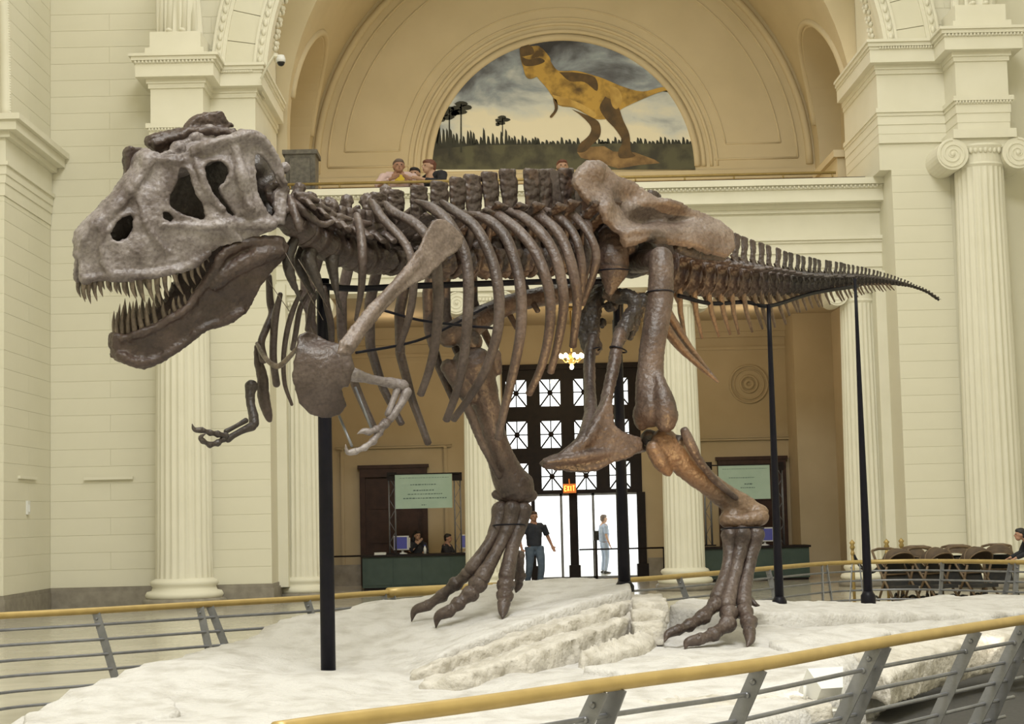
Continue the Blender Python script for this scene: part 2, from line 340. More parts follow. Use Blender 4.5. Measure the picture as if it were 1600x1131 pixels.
# draped statue standing on each plinth (only the hem of the robe is in view)
for ec, side in ((ecl, 'left'), (ecr, 'right')):
    SZ = 12.42 + (-.26 if side == 'left' else -.05); mb = MB(); n = 72; rows = []
    for i in range(14):
        h = i / 13; ring = []
        for k in range(n):
            a = 2 * PI * k / n
            fold = 0.055 * math.sin(9 * a + 2.2 * h + (0.6 if side == 'left' else 2)) + 0.03 * math.sin(17 * a - 3 * h)
            r = 0.44 - 0.06 * h + fold * (1 - 0.25 * h)
            ring.append((ec + r * math.cos(a) * 1.0, WY - 0.95 + 0.75 * r * math.sin(a), SZ + 2.1 * h))
        rows.append(ring)
    vv = [q for r_ in rows for q in r_]
    mb.add(vv, [(i * n + k, i * n + (k + 1) % n, (i + 1) * n + (k + 1) % n, (i + 1) * n + k) for i in range(13) for k in range(n)] + [tuple(range(13 * n, 14 * n))])
    e = empty('draped_statue', (ec, WY - 0.95, SZ), label='cream draped stone statue standing on the %s cornice' % side, cat='statue')
    obj('robe', mb, 'cream_trim', e, True)
    mb = MB()
    for a in (-0.9, -0.35, 0.4, 1.0):
        mb.tube([V((ec + 0.42 * math.sin(a), WY - 0.95 - 0.36 * math.cos(a), SZ + .01)), V((ec + 0.40 * math.sin(a + 0.1), WY - 0.95 - 0.34 * math.cos(a + 0.1), SZ + 1.0)), V((ec + 0.3 * math.sin(a + 0.3), WY - 0.95 - 0.3 * math.cos(a), SZ + 2.0))], [0.07, 0.055, 0.05], 8)
    obj('robe_fold', mb, 'cream_trim', e, True)
    mb = MB()
    for s in (-1, 1): mb.ell((ec + s * 0.14, WY - 1.28, SZ + .04), (0.075, 0.17, 0.06))
    obj('foot', mb, 'cream_trim', e, True)
# --- front wall above the springing with its archivolt
def arch_pts(R, n, t0=0.0, t1=PI, c=(XC, SPR)):
    return [(c[0] - R * math.cos(t), c[1] + R * math.sin(t)) for t in np.linspace(t0, t1, n)]
N = 64; ring = arch_pts(RV + 0.12, N); mb = MB()
top = [(XC - 9.2 + (18.4) * i / (N - 1), 20.0) for i in range(N)]
vv = []; ff = []
for y in (WY - 0.12, WY + 0.6):
    for a, b in zip(ring, top): vv += [(a[0], y, a[1]), (b[0], y, b[1])]
for i in range(N - 1):
    a = 2 * i; o2 = 2 * N
    ff += [(a, a + 2, a + 3, a + 1), (o2 + a, o2 + a + 1, o2 + a + 3, o2 + a + 2), (a, o2 + a, o2 + a + 2, a + 2)]
mb.add(vv, ff)
wa = obj('wall_arch', mb, 'cream', kind='structure', label='cream wall over the great arch')
def ring_band(r0, r1, y0, y1, t0, t1, n):
    m_ = MB(); A = arch_pts(r0, n, t0, t1); B = arch_pts(r1, n, t0, t1)
    loop0 = [(x, y0, z) for x, z in A] + [(x, y0, z) for x, z in reversed(B)]
    L = 2 * n; loop1 = [(x, y1, z) for x, _, z in loop0]
    fs = [(i, i + 1, L - 2 - i, L - 1 - i) for i in range(n - 1)] + [(L + L - 1 - i, L + L - 2 - i, L + i + 1, L + i) for i in range(n - 1)] + [(i, (i + 1) % L, L + (i + 1) % L, L + i) for i in range(L)]
    return m_.add(loop0 + loop1, fs)
for (a, b, yy) in ((RV + 0.02, RV + 0.1, 0.22), (RV + 0.1, RV + 0.24, 0.3), (RV + 0.24, RV + 0.3, 0.36), (RV + 0.92, RV + 1.0, 0.36), (RV + 1.0, RV + 1.14, 0.42), (RV + 1.14, RV + 1.2, 0.46)):
    obj('archivolt_band', ring_band(a, b, WY - yy, WY + 0.1, 0.06, PI - 0.06, 60), 'cream_trim', wa)
for i in range(34):
    t0 = 0.06 + (PI - 0.12) * i / 34; g = 0.0012
    obj('voussoir', ring_band(RV + 0.30, RV + 0.92, WY - 0.31, WY + 0.05, t0 + g, t0 + (PI - 0.12) / 34 - g, 3), 'cream', wa)
mb = MB()
for R, st in ((RV + 0.17, 0.030), (RV + 1.07, 0.026)):
    t = 0.1
    while t < PI - 0.1:
        if t < 0.45 or t > PI - 0.45:
            x, z = arch_pts(R, 2, t, t)[0]; mb.ell((x, WY - (0.31 if R < RV + 0.5 else 0.43), z), (0.055, 0.05, 0.085), 6, 4)
        t += st
o = obj('leaf_ornament', mb, 'cream_trim', wa, True); o['kind'] = 'stuff'
# rosettes on the intrados beside the archivolt
mb = MB()
for sg in (-1, 1):
    for i in range(11):
        t = 0.05 + i * 0.045; x = XC + sg * (RV - 0.02) * math.cos(t); z = SPR + 0.85 + (RV) * math.sin(t) * 0.9
        for q in range(5):
            mb.ell((x - sg * 0.03, WY + 0.9 + 0.16 * math.cos(q * 1.257), z + 0.13 * math.sin(q * 1.257)), (0.05, 0.09, 0.07), 6, 4)
o = obj('intrados_scroll', mb, 'cream_trim', wa, True); o['kind'] = 'stuff'
# --- vault with its side niches (solid block, niches cut out)
arc = arch_pts(RV, 48)
prof = [(XC - RV, 7.6)] + arc + [(XC + RV, 7.6)]
outer = [(XC + RV + 3.2, 8.9), (XC + RV + 3.2, 19.2), (XC - RV - 3.2, 19.2), (XC - RV - 3.2, 8.9)]
mb = MB()
nP = len(prof); vv = []
ang_outer = []
for (x, z) in prof:     # matching outer outline point
    dx, dz = x - XC, max(z - 7.6, 0.0)
    s = min((RV + 3.2) / max(abs(dx), 1e-6), 11.6 / max(dz, 1e-6)); ang_outer.append((XC + dx * s, 7.6 + dz * s))
for y in (40.72, BY + 1.0):
    for a, b in zip(prof, ang_outer): vv += [(a[0], y, a[1]), (b[0], y, b[1])]
o2 = 2 * nP; ff = []
for i in range(nP - 1):
    a = 2 * i
    ff += [(a, a + 1, a + 3, a + 2), (o2 + a, o2 + a + 2, o2 + a + 3, o2 + a + 1), (a, a + 2, o2 + a + 2, o2 + a), (a + 1, o2 + a + 1, o2 + a + 3, a + 3)]
ff += [(0, o2, o2 + 1, 1), (o2 - 2, o2 - 1, o2 + o2 - 1, o2 + o2 - 2)]
mb.add(vv, ff)
vm = mb.mesh('vault'); vm.materials.append(M['vault_lit_tan'])
vo = bpy.data.objects.new('ceiling_vault', vm); COL.objects.link(vo)
NYC, NR, NSP = 43.3, 2.0, 11.95
npoly = [(NYC - NR, 8.4)] + [(NYC - NR * math.cos(t), NSP + NR * math.sin(t)) for t in np.linspace(0, PI, 28)] + [(NYC + NR, 8.4)]
cut = MB().ext(npoly, 'x', XC - RV - 0.6, XC + RV + 0.6).mesh('cut'); co = bpy.data.objects.new('cut', cut); COL.objects.link(co)
bmod = vo.modifiers.new('b', 'BOOLEAN'); bmod.operation = 'DIFFERENCE'; bmod.object = co; bmod.solver = 'EXACT'
dg = bpy.context.evaluated_depsgraph_get(); vm2 = bpy.data.meshes.new_from_object(vo.evaluated_get(dg)); vo.modifiers.clear(); vo.data = vm2
bpy.data.objects.remove(co)
tag(vo, 'barrel vault with arched niches over the balcony, warm light painted in', kind='structure')
# ring trims round each niche and base blocks inside
for sg in (-1, 1):
    pts = [(XC + sg * (RV + 0.02 - 0.0), NYC - (NR + 0.12) * math.cos(t), NSP + (NR + 0.12) * math.sin(t)) for t in np.linspace(0.0, PI, 30)]
    pts2 = []
    for (x, y, z) in pts:
        dz = max(z - SPR, 0); pts2.append((XC + sg * (math.sqrt(max(RV * RV - dz * dz, 0.01)) - 0.01), y, z))
    obj('niche_moulding', MB().tube(pts2, 0.09, 8), 'vault_lit_tan', vo, True)
    if sg > 0:
        dpoly = [(NYC - 0.35, 10.3)] + [(NYC + 0.4 - 0.75 * math.cos(t), 12.3 + 0.75 * math.sin(t)) for t in np.linspace(0, PI, 16)] + [(NYC + 1.15, 10.3)]
        obj('niche_doorway', MB().ext(dpoly, 'x', XC + RV + 0.54, XC + RV + 0.62), 'dark_wood', vo)
    obj('niche_plinth', MB().box(min(XC + sg * (RV - 0.4), XC + sg * (RV + 0.58)), max(XC + sg * (RV - 0.4), XC + sg * (RV + 0.58)), NYC - NR - 0.3, NYC + 0.3, 7.75, 10.15).box(min(XC + sg * (RV - 0.5), XC + sg * (RV + 0.58)), max(XC + sg * (RV - 0.5), XC + sg * (RV + 0.58)), NYC - NR - 0.4, NYC + 0.4, 10.15, 10.32), 'vault_lit_tan', vo)
# back wall of the vault: tympanum, mouldings, panels
mb = MB(); tp = [(XC - RV, 7.6)] + arch_pts(RV, 60) + [(XC + RV, 7.6)]
mb.ext(tp, 'y', BY, BY + 0.4)
ty = obj('wall_tympanum', mb, 'vault_lit_tan', kind='structure', label='arched wall at the back of the balcony, warm light painted in')
MC = (XC, 11.02)
def arc_tube(R, r, t0=0.0, t1=PI, y=BY, n=60, name='arch_moulding', m='vault_lit_tan', c=MC):
    obj(name, MB().tube([(x, y, z) for x, z in arch_pts(R, n, t0, t1, c)], r, 8), m, ty, True)
RM = 3.55
arc_tube(RM + 0.07, 0.10); arc_tube(RM + 0.25, 0.07); arc_tube(RM + 0.46, 0.05); arc_tube(RM + 0.62, 0.03)
z1, z2 = 11.62, 11.2
for sg in (-1, 1):
    for (Ra, Rb, zz, r) in ((4.45, 5.92, z1, 0.022), (4.1, 6.35, z2, 0.03)):
        tA = math.asin((zz - MC[1]) / Ra); tB = math.asin((zz - MC[1]) / Rb)
        a = (MC[0] + sg * Ra * math.cos(tA), BY, zz); b = (MC[0] + sg * Rb * math.cos(tB), BY, zz)
        obj('panel_moulding', MB().tube([a, b], r, 6), 'vault_lit_tan', ty, True)
arc_tube(4.45, 0.022, 0.135, PI - 0.135); arc_tube(5.92, 0.026, 0.1, PI - 0.1); arc_tube(6.35, 0.03, 0.03, PI - 0.03); arc_tube(6.66, 0.10, 0.0, PI)
obj('dado_band', MB().box(XC - RV, XC + RV, BY - 0.07, BY, 10.76, 10.9).box(XC - RV, XC + RV, BY - 0.12, BY, 10.64, 10.76), 'vault_lit_tan', ty)
obj('dado_band', MB().box(XC - RV, XC + RV, BY - 0.05, BY, 9.3, 9.6), 'vault_lit_tan', ty)
for sg in (-1, 1):
    mb = MB(); xx = XC + sg * 6.9
    mb.box(min(XC + sg * 5.9, xx), max(XC + sg * 5.9, xx), BY - 0.9, BY, 7.75, 10.0).box(min(XC + sg * 5.8, xx), max(XC + sg * 5.8, xx), BY - 1.0, BY, 10.0, 10.14)
    obj('corner_plinth', mb, 'vault_lit_tan', ty)
# --- balcony: beam carried by the inner colonnade
IY = 38.9
bm_ = obj('wall_balcony_beam', MB().box(XC - RV, XC + RV, IY - 0.42, IY + 0.42, 6.95, 9.0), 'cream_trim', kind='structure', label='cream entablature beam carrying the balcony')
for (z0, z1, q) in ((6.78, 7.12, 0.0), (7.12, 7.45, 0.035), (7.45, 7.68, 0.07), (7.68, 7.74, 0.11), (7.74, 7.82, 0.16), (8.38, 8.46, 0.07), (8.46, 8.56, 0.13), (8.56, 8.84, 0.42), (8.84, 8.92, 0.47), (8.92, 9.06, 0.56)):
    obj('entablature_band', MB().box(XC - RV, XC + RV, IY - 0.45 - q, IY + 0.4, z0, z1), 'cream_trim', bm_)
egg_row(bm_, (XC - RV, IY - 0.96, 8.88), (XC + RV, IY - 0.96, 8.88), 140, 0.035)
obj('ceiling_vestibule', MB().box(XC - RV - 0.2, XC + RV + 0.2, IY + 0.3, BY + 0.3, 6.8, 7.1), 'tan_dim_lit', kind='structure', label='tan ceiling under the balcony')
obj('balcony_floor', MB().box(XC - RV, XC + RV, IY - 0.1, BY, 7.6, 7.75), 'tan_dim_lit', kind='structure', label='floor slab of the balcony')
par = empty('balcony_parapet', (XC, IY - 0.15, 9.06), label='dark wooden balcony parapet with brass handrail above the cornice', cat='railing')
obj('panel', MB().box(XC - RV, XC + RV - 0.05, IY - 0.25, IY - 0.1, 9.06, 9.22), 'dark_wood', par)
obj('handrail', MB().tube([(XC - RV, IY - 0.17, 9.34), (XC + RV - 0.9, IY - 0.17, 9.34)], 0.035, 10), 'brass', par, True)
for i in range(12):
    x = XC - RV + 0.3 + i * 1.12
    obj('bracket', MB().tube([(x, IY - 0.17, 9.21), (x, IY - 0.17, 9.34)], 0.02, 6), 'brass', par, True)
# --- columns
def fluted(r0, r1, z0, z1, nf=24, per=6, rows=12):
    n = nf * per; vs_ = []
    for i in range(rows + 1):
        h = i / rows; z = z0 + (z1 - z0) * h; r = r0 + (r1 - r0) * (h ** 1.6); dep = 0.075 * r0
        if i == 0 or i == rows: dep *= 0.1
        for k in range(n):
            a = 2 * PI * k / n; f = (k % per) / per; g = max(0.0, math.sin(PI * min(1, max(0, (f - 0.14) / 0.86)))) ** 0.6 if f > 0.14 else 0.0
            rr = r - dep * g; vs_.append((rr * math.cos(a), rr * math.sin(a), z))
    fs = [(i * n + k, i * n + (k + 1) % n, (i + 1) * n + (k + 1) % n, (i + 1) * n + k) for i in range(rows) for k in range(n)]
    mb_ = MB(); mb_.add(vs_, fs); return mb_
def spiral_volute(cx, cz, R, y0, y1, dirn):
    mb_ = MB()
    mb_.lathe([(R, 0), (R, y1 - y0)], 26, (cx, y0, cz), 'y')
    pts = []; rad = []
    for i in range(60):
        t = i / 59; a = 2.6 * 2 * PI * t; r = R * (0.93 - 0.80 * t)
        pts.append((cx + dirn * r * math.cos(a - PI / 2), y0 - 0.0, cz + r * math.sin(a - PI / 2) * -1)); rad.append(R * (0.10 - 0.04 * t))
    mb_.tube(pts, rad, 6); mb_.ell((cx, y0 - 0.01, cz), (R * 0.16, R * 0.12, R * 0.16), 8, 6)
    return mb_
def column(name, loc, r, zb, zt, label, group=None, proto=None):
    e = empty(name, loc, label=label, cat='column', group=group)
    if proto is not None:
        for ch in proto.children:
            c = ch.copy(); COL.objects.link(c); c.parent = e
            for g in ch.children:
                d_ = g.copy(); COL.objects.link(d_); d_.parent = c
        return e
    R = r
    obj('shaft', fluted(r, r * 0.86, zb, zt), 'cream_trim', e, True, True)
    obj('base', MB().lathe([(R * 1.30, zb * 0.30), (R * 1.36, zb * 0.42), (R * 1.30, zb * 0.54), (R * 1.14, zb * 0.58), (R * 1.10, zb * 0.70), (R * 1.16, zb * 0.76), (R * 1.20, zb * 0.84), (R * 1.14, zb * 0.93), (R * 1.04, zb * 0.96), (R, zb)], 48), 'cream_trim', e, True, True)
    obj('plinth', MB().lathe([(R * 1.42, 0), (R * 1.46, zb * 0.08), (R * 1.46, zb * 0.24), (R * 1.36, zb * 0.31)], 48), 'base_stone', e, True, True)
    cap = obj('capital', MB().lathe([(R * 0.86, zt), (R * 0.92, zt + 0.05), (R * 0.88, zt + 0.09), (R * 0.9, zt + R * 0.45), (R * 1.04, zt + R * 0.72), (R * 1.0, zt + R * 0.80)], 40).box(-R * 1.05, R * 1.05, -R * 0.82, R * 0.82, zt + R * 0.66, zt + R * 0.98).box(-R * 1.12, R * 1.12, -R * 1.0, R * 1.0, zt + R * 0.98, zt + R * 1.3), 'cream_trim', e, False, True)
    for sg in (-1, 1):
        obj('volute', spiral_volute(sg * R * 1.16, zt + R * 0.42, R * 0.56, -R * 0.92, R * 0.92, sg), 'cream_trim', cap, False, True)
    mb_ = MB()
    for k in range(7): mb_.ell((-R * 0.5 + k * R / 6, -R * 0.95 + 0.1 * R * abs(k - 3) / 3, zt + R * 0.56), (R * 0.075, R * 0.07, R * 0.11), 8, 6)
    obj('egg_moulding', mb_, 'cream_trim', cap, True, True)
    return e
c1 = column('fluted_column', (ecl, WY - 0.72, 0), 0.60, 0.62, 8.92, 'tall fluted cream column below the left statue, behind the skull and jaw', 'tall columns of the great arch')
c1.scale = (1, 1, 0.973)
c2 = column('fluted_column', (ecr, WY - 0.72, 0), 0.60, 0.62, 8.92, 'tall fluted cream column with scrolled capital at the right edge', 'tall columns of the great arch', c1)
lab = ['shorter fluted column left of the black neck post', 'shorter fluted column behind the striding far leg', 'shorter fluted column behind the near thigh bone', 'shorter fluted column behind the thin tail post']
ic = None
for dx, l in zip((-6.32, -2.25, 2.2, 6.3), lab):
    c = column('colonnade_column', (XC + dx, IY, 0), 0.455, 0.5, 6.33, l, 'columns under the balcony', ic)
    ic = ic or c
# ================================================================= VESTIBULE UNDER THE BALCONY
DX0, DX1 = 0.06, 3.72           # entrance opening
wb = obj('wall_vestibule', MB().box(XC - RV - 0.2, DX0, BY, BY + 0.3, 0, 6.9).box(DX1, XC + RV + 0.2, BY, BY + 0.3, 0, 6.9).box(DX0, DX1, BY, BY + 0.3, 5.72, 6.9), 'tan_dim_lit', kind='structure', label='tan plaster back wall of the vestibule')
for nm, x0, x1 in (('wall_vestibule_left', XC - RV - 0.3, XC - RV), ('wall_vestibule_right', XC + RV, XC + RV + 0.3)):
    obj(nm, MB().box(x0, x1, 40.7, BY, 0, 6.9), 'tan_dim_lit', kind='structure', label='tan side wall of the vestibule')
obj('wall_return_right', MB().box(XC + RV - 1.0, XC + RV, 44.6, BY, 0, 6.9), 'tan_dim_lit', kind='structure', label='tan wall return at the right of the vestibule')
for x0, x1 in ((XC - RV, DX0 - 0.1), (DX1 + 0.1, XC + RV - 1.0)):
    for z0, z1, q in ((0, 0.55, 0.06), (4.05 - 1.0, 4.13 - 1.0, 0.05) if False else (6.02, 6.1, 0.06), (6.35, 6.5, 0.12), (6.5, 6.8, 0.2)):
        obj('wall_band', MB().box(x0, x1, BY - q, BY, z0, z1), 'base_stone' if z0 == 0 else 'tan_dim_lit', wb)
def door_surround(xa, xb, zt, fx0, fx1, fz):
    # moulded frame on the wall, and the dark doorway inside it
    for (a, b, c_, d_) in ((fx0, fx1, fz, fz + 0.09), (fx0 + 0.12, fx0 + 0.2, 0.55, fz), (fx1 - 0.2, fx1 - 0.12, 0.55, fz)):
        obj('frame_moulding', MB().box(a, b, BY - 0.07, BY, c_, d_).box(a, b, BY - 0.1, BY, d_ - 0.03, d_), 'tan_dim_lit', wb)
    e = empty('door_1' if xa < XC else 'door_2', ((xa + xb) / 2, BY, 0), kind='structure', label='dark wooden doorway behind the ticket desk')
    obj('leaf', MB().box(xa + 0.12, xb - 0.12, BY - 0.06, BY - 0.02, 0, zt - 0.2), 'dark_wood', e)
    obj('frame', MB().box(xa, xa + 0.14, BY - 0.14, BY, 0, zt).box(xb - 0.14, xb, BY - 0.14, BY, 0, zt).box(xa, xb, BY - 0.155, BY, zt - 0.26, zt - .005).box(xa - 0.05, xb + 0.05, BY - 0.18, BY, zt - 0.03, zt + 0.06), 'dark_wood', e)
    for i in range(2):
        for j in range(3):
            w = (xb - xa - 0.4) / 2; x = xa + 0.2 + i * w
            obj('panel', MB().box(x + 0.05, x + w - 0.05, BY - 0.085, BY - 0.05, 0.2 + j * 0.9, 1.0 + j * 0.9), 'dark_wood', e)
pL = P(562, 723, BY); pR = P(667, 723, BY)
door_surround(pL.x, pR.x, 3.1, P(525, 690, BY).x, P(705, 690, BY).x, 3.60)
pL = P(1120, 712, BY); pR = P(1226, 712, BY)
door_surround(pL.x, pR.x, 3.1, P(1080, 690, BY).x, P(1265, 675, BY).x, 3.60)
rc = P(1170, 600, BY)
for r, t in ((0.50, 0.03), (0.40, 0.02), (0.22, 0.035), (0.10, 0.05)):
    obj('roundel_ring', MB().tube([(rc.x + r * math.cos(a), BY - 0.02, rc.z + r * math.sin(a)) for a in np.linspace(0, 2 * PI, 33)[:-1]], t, 8, closed=True), 'tan_dim_lit', wb, True)
obj('wall_plate', MB().box(P(1317, 800, 44.6).x, P(1322, 800, 44.6).x, 44.54, 44.6, 1.75, 2.05), 'bronze_dark', wb)
# --- entrance: bronze grille window over glazed doors
ent = empty('window_1', ((DX0 + DX1) / 2, BY, 0), kind='structure', label='dark bronze entrance screen of starred panes above bright doors')
pcx = [P(x, 640, BY).x for x in (807, 860, 913, 966)]
pcz = [P(880, y, BY).z for y in (613, 678, 744)]
pw, ph = 0.275, 0.36
fy0, fy1 = BY - 0.02, BY + 0.16
xs_ = [DX0] + [v for c in pcx for v in (c - pw, c + pw)] + [DX1]
zlo = P(890, 771, BY).z
zs_ = [zlo] + [v for c in sorted(pcz) for v in (c - ph, c + ph)] + [5.72]
for i in range(0, len(xs_), 2): obj('mullion', MB().box(xs_[i], xs_[i + 1], fy0, fy1, zlo, 5.72), 'bronze_dark', ent)
for i in range(0, len(zs_), 2): obj('transom', MB().box(DX0, DX1, fy0 + 0.01, fy1 - 0.01, zs_[i], zs_[i + 1]), 'bronze_dark', ent)
obj('head_moulding', MB().box(DX0 - 0.12, DX1 + 0.12, BY - 0.16, BY, 5.6, 5.74), 'bronze_dark', ent)
g = MB(); s2 = MB()
g.box(-pw, pw, 0.06, 0.07, -ph, ph); gm = g.mesh('pane'); gm.materials.append(M['door_glass'])
for a in ((pw, ph), (pw, -ph), (pw, 0), (0, ph)): s2.tube([(-a[0], 0.03, -a[1]), (a[0], 0.03, a[1])], 0.022 if 0 not in a else 0.016, 6)
s2.lathe([(0.075, -0.02), (0.06, -0.05), (0.02, -0.07)], 12, (0, 0.03, 0), 'y'); sm = s2.mesh('star_bars'); sm.materials.append(M['bronze_dark'])
for cx in pcx:
    for cz in pcz:
        p_ = put('pane', gm, None, ent); p_.location = (cx, BY, cz)
        b_ = put('star_bars', sm, None, p_, True)
# doors below the screen
dr = empty('door_3', ((DX0 + DX1) / 2, BY, 0), kind='structure', label='bright glazed entrance doors with dark posts')
for px in (834, 897, 1003):
    x = P(px, 830, BY).x; w = 0.11 if px != 834 else 0.05
    obj('post', MB().box(x - w, x + w, BY - 0.05, BY + 0.15, 0.12, zlo).box(x - w - 0.04, x + w + 0.04, BY - 0.09, BY + 0.19, 0, 0.4), 'bronze_dark', dr)
for a, b in ((834, 878), (878, 897), (897, 928), (928, 966), (966, 1003)):
    x0, x1 = P(a, 830, BY).x, P(b, 830, BY).x
    f = obj('door_leaf', MB().box(x0, x0 + 0.035, BY + 0.02, BY + 0.06, 0.02, zlo).box(x1 - 0.035, x1, BY + 0.02, BY + 0.06, 0.02, zlo).box(x0, x1, BY + 0.02, BY + 0.06, 0.02, 0.1).box(x0, x1, BY + 0.02, BY + 0.06, zlo - 0.06, zlo), 'steel', dr)
    obj('pane', MB().box(x0 + 0.03, x1 - 0.03, BY + 0.035, BY + 0.045, 0.1, zlo - 0.05), 'door_glass', f)
# push bar barrier in front of the doors
br = empty('barrier_bar', P(930, 905, 45.2).xy.to_3d(), label='thin dark barrier bar with a card reader before the doors', cat='barrier')
x0, x1 = P(905, 862, 45.2).x, P(1037, 862, 45.2).x; xm = P(932, 862, 45.2).x
obj('bar', MB().tube([(x0, 45.2, 0.82), (x1, 45.2, 0.82)], 0.022, 8), 'bronze_dark', br, True)
obj('post', MB().tube([(xm, 45.2, 0), (xm, 45.2, 1.1)], 0.025, 8), 'bronze_dark', br, True)
obj('post', MB().tube([(x1, 45.2, 0), (x1, 45.2, 0.84)], 0.022, 8), 'bronze_dark', br, True)
obj('card_reader', MB().box(xm - 0.07, xm + 0.07, 45.12, 45.2, 1.05, 1.3).box(xm - 0.045, xm + 0.045, 45.10, 45.12, 1.12, 1.26), 'glassy_dark', br)
br2 = empty('barrier_bar', P(540, 905, 44.8).xy.to_3d(), label='thin dark barrier bar left of the green desk', cat='barrier')
xa, xb = P(505, 866, 44.8).x, P(566, 866, 44.8).x
obj('bar', MB().tube([(xa, 44.8, 0.8), (xb, 44.8, 0.8)], 0.022, 8), 'bronze_dark', br2, True)
for x in (xa, xb): obj('post', MB().tube([(x, 44.8, 0), (x, 44.8, 0.82)], 0.022, 8), 'bronze_dark', br2, True)
# EXIT sign (lettering as flat bars)
ex = empty('exit_sign', P(890, 763, 45.7), label='small glowing orange exit sign above the doors', cat='sign')
ec_ = P(890, 763, 45.7)
obj('housing', MB().box(ec_.x - 0.17, ec_.x + 0.17, 45.66, 45.74, ec_.z - 0.12, ec_.z + 0.12).tube([(ec_.x, 45.72, ec_.z + 0.1), (ec_.x, 45.95, ec_.z + 0.25)], 0.015, 6), 'exit_body', ex)
def strokes(mb_, segs, ox, oz, w, h, y, t):
    for (a, b, c_, d_) in segs:
        mb_.tube([(ox + a * w, y, oz + b * h), (ox + c_ * w, y, oz + d_ * h)], t, 4)
mb = MB()
LET = {'E': [(0, 0, 0, 1), (0, 0, 1, 0), (0, .5, .8, .5), (0, 1, 1, 1)], 'X': [(0, 0, 1, 1), (0, 1, 1, 0)], 'I': [(.5, 0, .5, 1)], 'T': [(.5, 0, .5, 1), (0, 1, 1, 1)]}
for i, ch in enumerate('EXIT'): strokes(mb, LET[ch], ec_.x - 0.135 + i * 0.072, ec_.z - 0.065, 0.048, 0.13, 45.655, 0.011)
obj('lettering', mb, 'exit_glow', ex)
# chandelier
cc = P(893, 558, 42.0)
ch = empty('chandelier', cc, label='glowing brass chandelier hanging before the entrance screen', cat='chandelier')
obj('stem', MB().tube([(cc.x, 42, 6.8), (cc.x, 42, cc.z - 0.12)], 0.02, 8).lathe([(0.12, 0), (0.1, 0.06), (0.02, 0.1)], 16, (cc.x, 42, 6.7)), 'brass', ch, True)
obj('body', MB().lathe([(0.02, -0.2), (0.08, -0.14), (0.05, -0.05), (0.1, 0.02), (0.03, 0.12)], 16, (cc.x, 42, cc.z)), 'brass', ch, True)
for i in range(8):
    a = 2 * PI * i / 8 + 0.2; x, y = cc.x + 0.27 * math.cos(a), 42 + 0.27 * math.sin(a)
    arm = obj('arm', MB().tube([(cc.x, 42, cc.z - 0.05), (cc.x + 0.16 * math.cos(a), 42 + 0.16 * math.sin(a), cc.z - 0.12), (x, y, cc.z - 0.02)], 0.012, 6), 'brass', ch, True)
    obj('bulb', MB().ell((x, y, cc.z + 0.03), (0.045, 0.045, 0.06)), 'bulb', arm, True)
obj('lower_bulb', MB().ell((cc.x, 42, cc.z - 0.24), (0.05, 0.05, 0.06)), 'bulb', ch, True)
light('chandelier_light', 'POINT', (cc.x, 42, cc.z - 0.4), 110, (1.0, 0.78, 0.50), shadow_soft_size=0.3)
for x in (-2.6, 6.2): light('vestibule_lamp', 'POINT', (x, 43.0, 6.0), 45, (1.0, 0.80, 0.55), shadow_soft_size=0.4)
for x, w_ in ((-0.6, 165), (4.3, 105)): light('vault_lamp', 'POINT', (x, 42.2, 8.9), w_, (1.0, 0.80, 0.48), shadow_soft_size=0.5)
# --- ticket desks with their signs, screens and truss stands
def desk(x0, x1, y, zt, label, m='green_desk'):
    e = empty('ticket_desk', ((x0 + x1) / 2, y, 0), label=label, cat='desk')
    obj('body', MB().box(x0, x1, y, y + 0.9, 0.06, zt - 0.05), m, e)
    n = 4; w = (x1 - x0 - 0.1) / n
    for i in range(n): obj('front_panel', MB().box(x0 + 0.05 + i * w + 0.02, x0 + 0.05 + (i + 1) * w - 0.02, y - 0.02, y, 0.12, zt - 0.1), m, e)
    obj('counter_top', MB().box(x0 - 0.04, x1 + 0.04, y - 0.06, y + 0.95, zt - 0.05, zt), 'bronze_dark', e)
    obj('toe_kick', MB().box(x0 + 0.03, x1 - 0.03, y + 0.03, y + 0.85, 0, 0.06), 'bronze_dark', e)
    return e
DYL, DYR = 42.6, 42.9
desk(P(566, 866, DYL).x, P(733, 866, DYL).x + 0.3, DYL, P(640, 866, DYL).z, 'long dark green ticket desk left of the entrance')
desk(P(1085, 855, DYR).x, P(1264, 852, DYR).x, DYR, P(1190, 853, DYR).z, 'dark green ticket desk right of the entrance, behind the near foot')
def truss(px, py0, py1, y, label):
    a = P(px, py0, y); b = P(px, py1, y); e = empty('truss_stand', (a.x, y, b.z), label=label, cat='stand')
    for sx in (-0.075, 0.075):
        for sy in (-0.075, 0.075): obj('upright', MB().tube([(a.x + sx, y + sy, b.z), (a.x + sx, y + sy, a.z - 0.1)], 0.016, 6), 'steel', e, True)
    mb_ = MB(); n = 7
    for i in range(n):
        z0_ = b.z + (a.z - 0.1 - b.z) * i / n; z1_ = b.z + (a.z - 0.1 - b.z) * (i + 1) / n; s = 1 if i % 2 else -1
        mb_.tube([(a.x - 0.075 * s, y - 0.075, z0_), (a.x + 0.075 * s, y - 0.075, z1_)], 0.008, 5)
    obj('lattice', mb_, 'steel', e, True)
    obj('head_block', MB().box(a.x - 0.12, a.x + 0.12, y - 0.1, y + 0.1, a.z - 0.2, a.z), 'bronze_dark', e)
    obj('base_plate', MB().box(a.x - 0.16, a.x + 0.16, y - 0.14, y + 0.14, b.z - 0.0, b.z + 0.03), 'bronze_dark', e)
    return e
zc = P(640, 866, DYL).z
truss(714, 738, 866, DYL + 0.4, 'steel truss stand right of the hanging left sign')
truss(612, 738, 866, DYL + 0.4, 'steel truss stand left of the seated clerk')
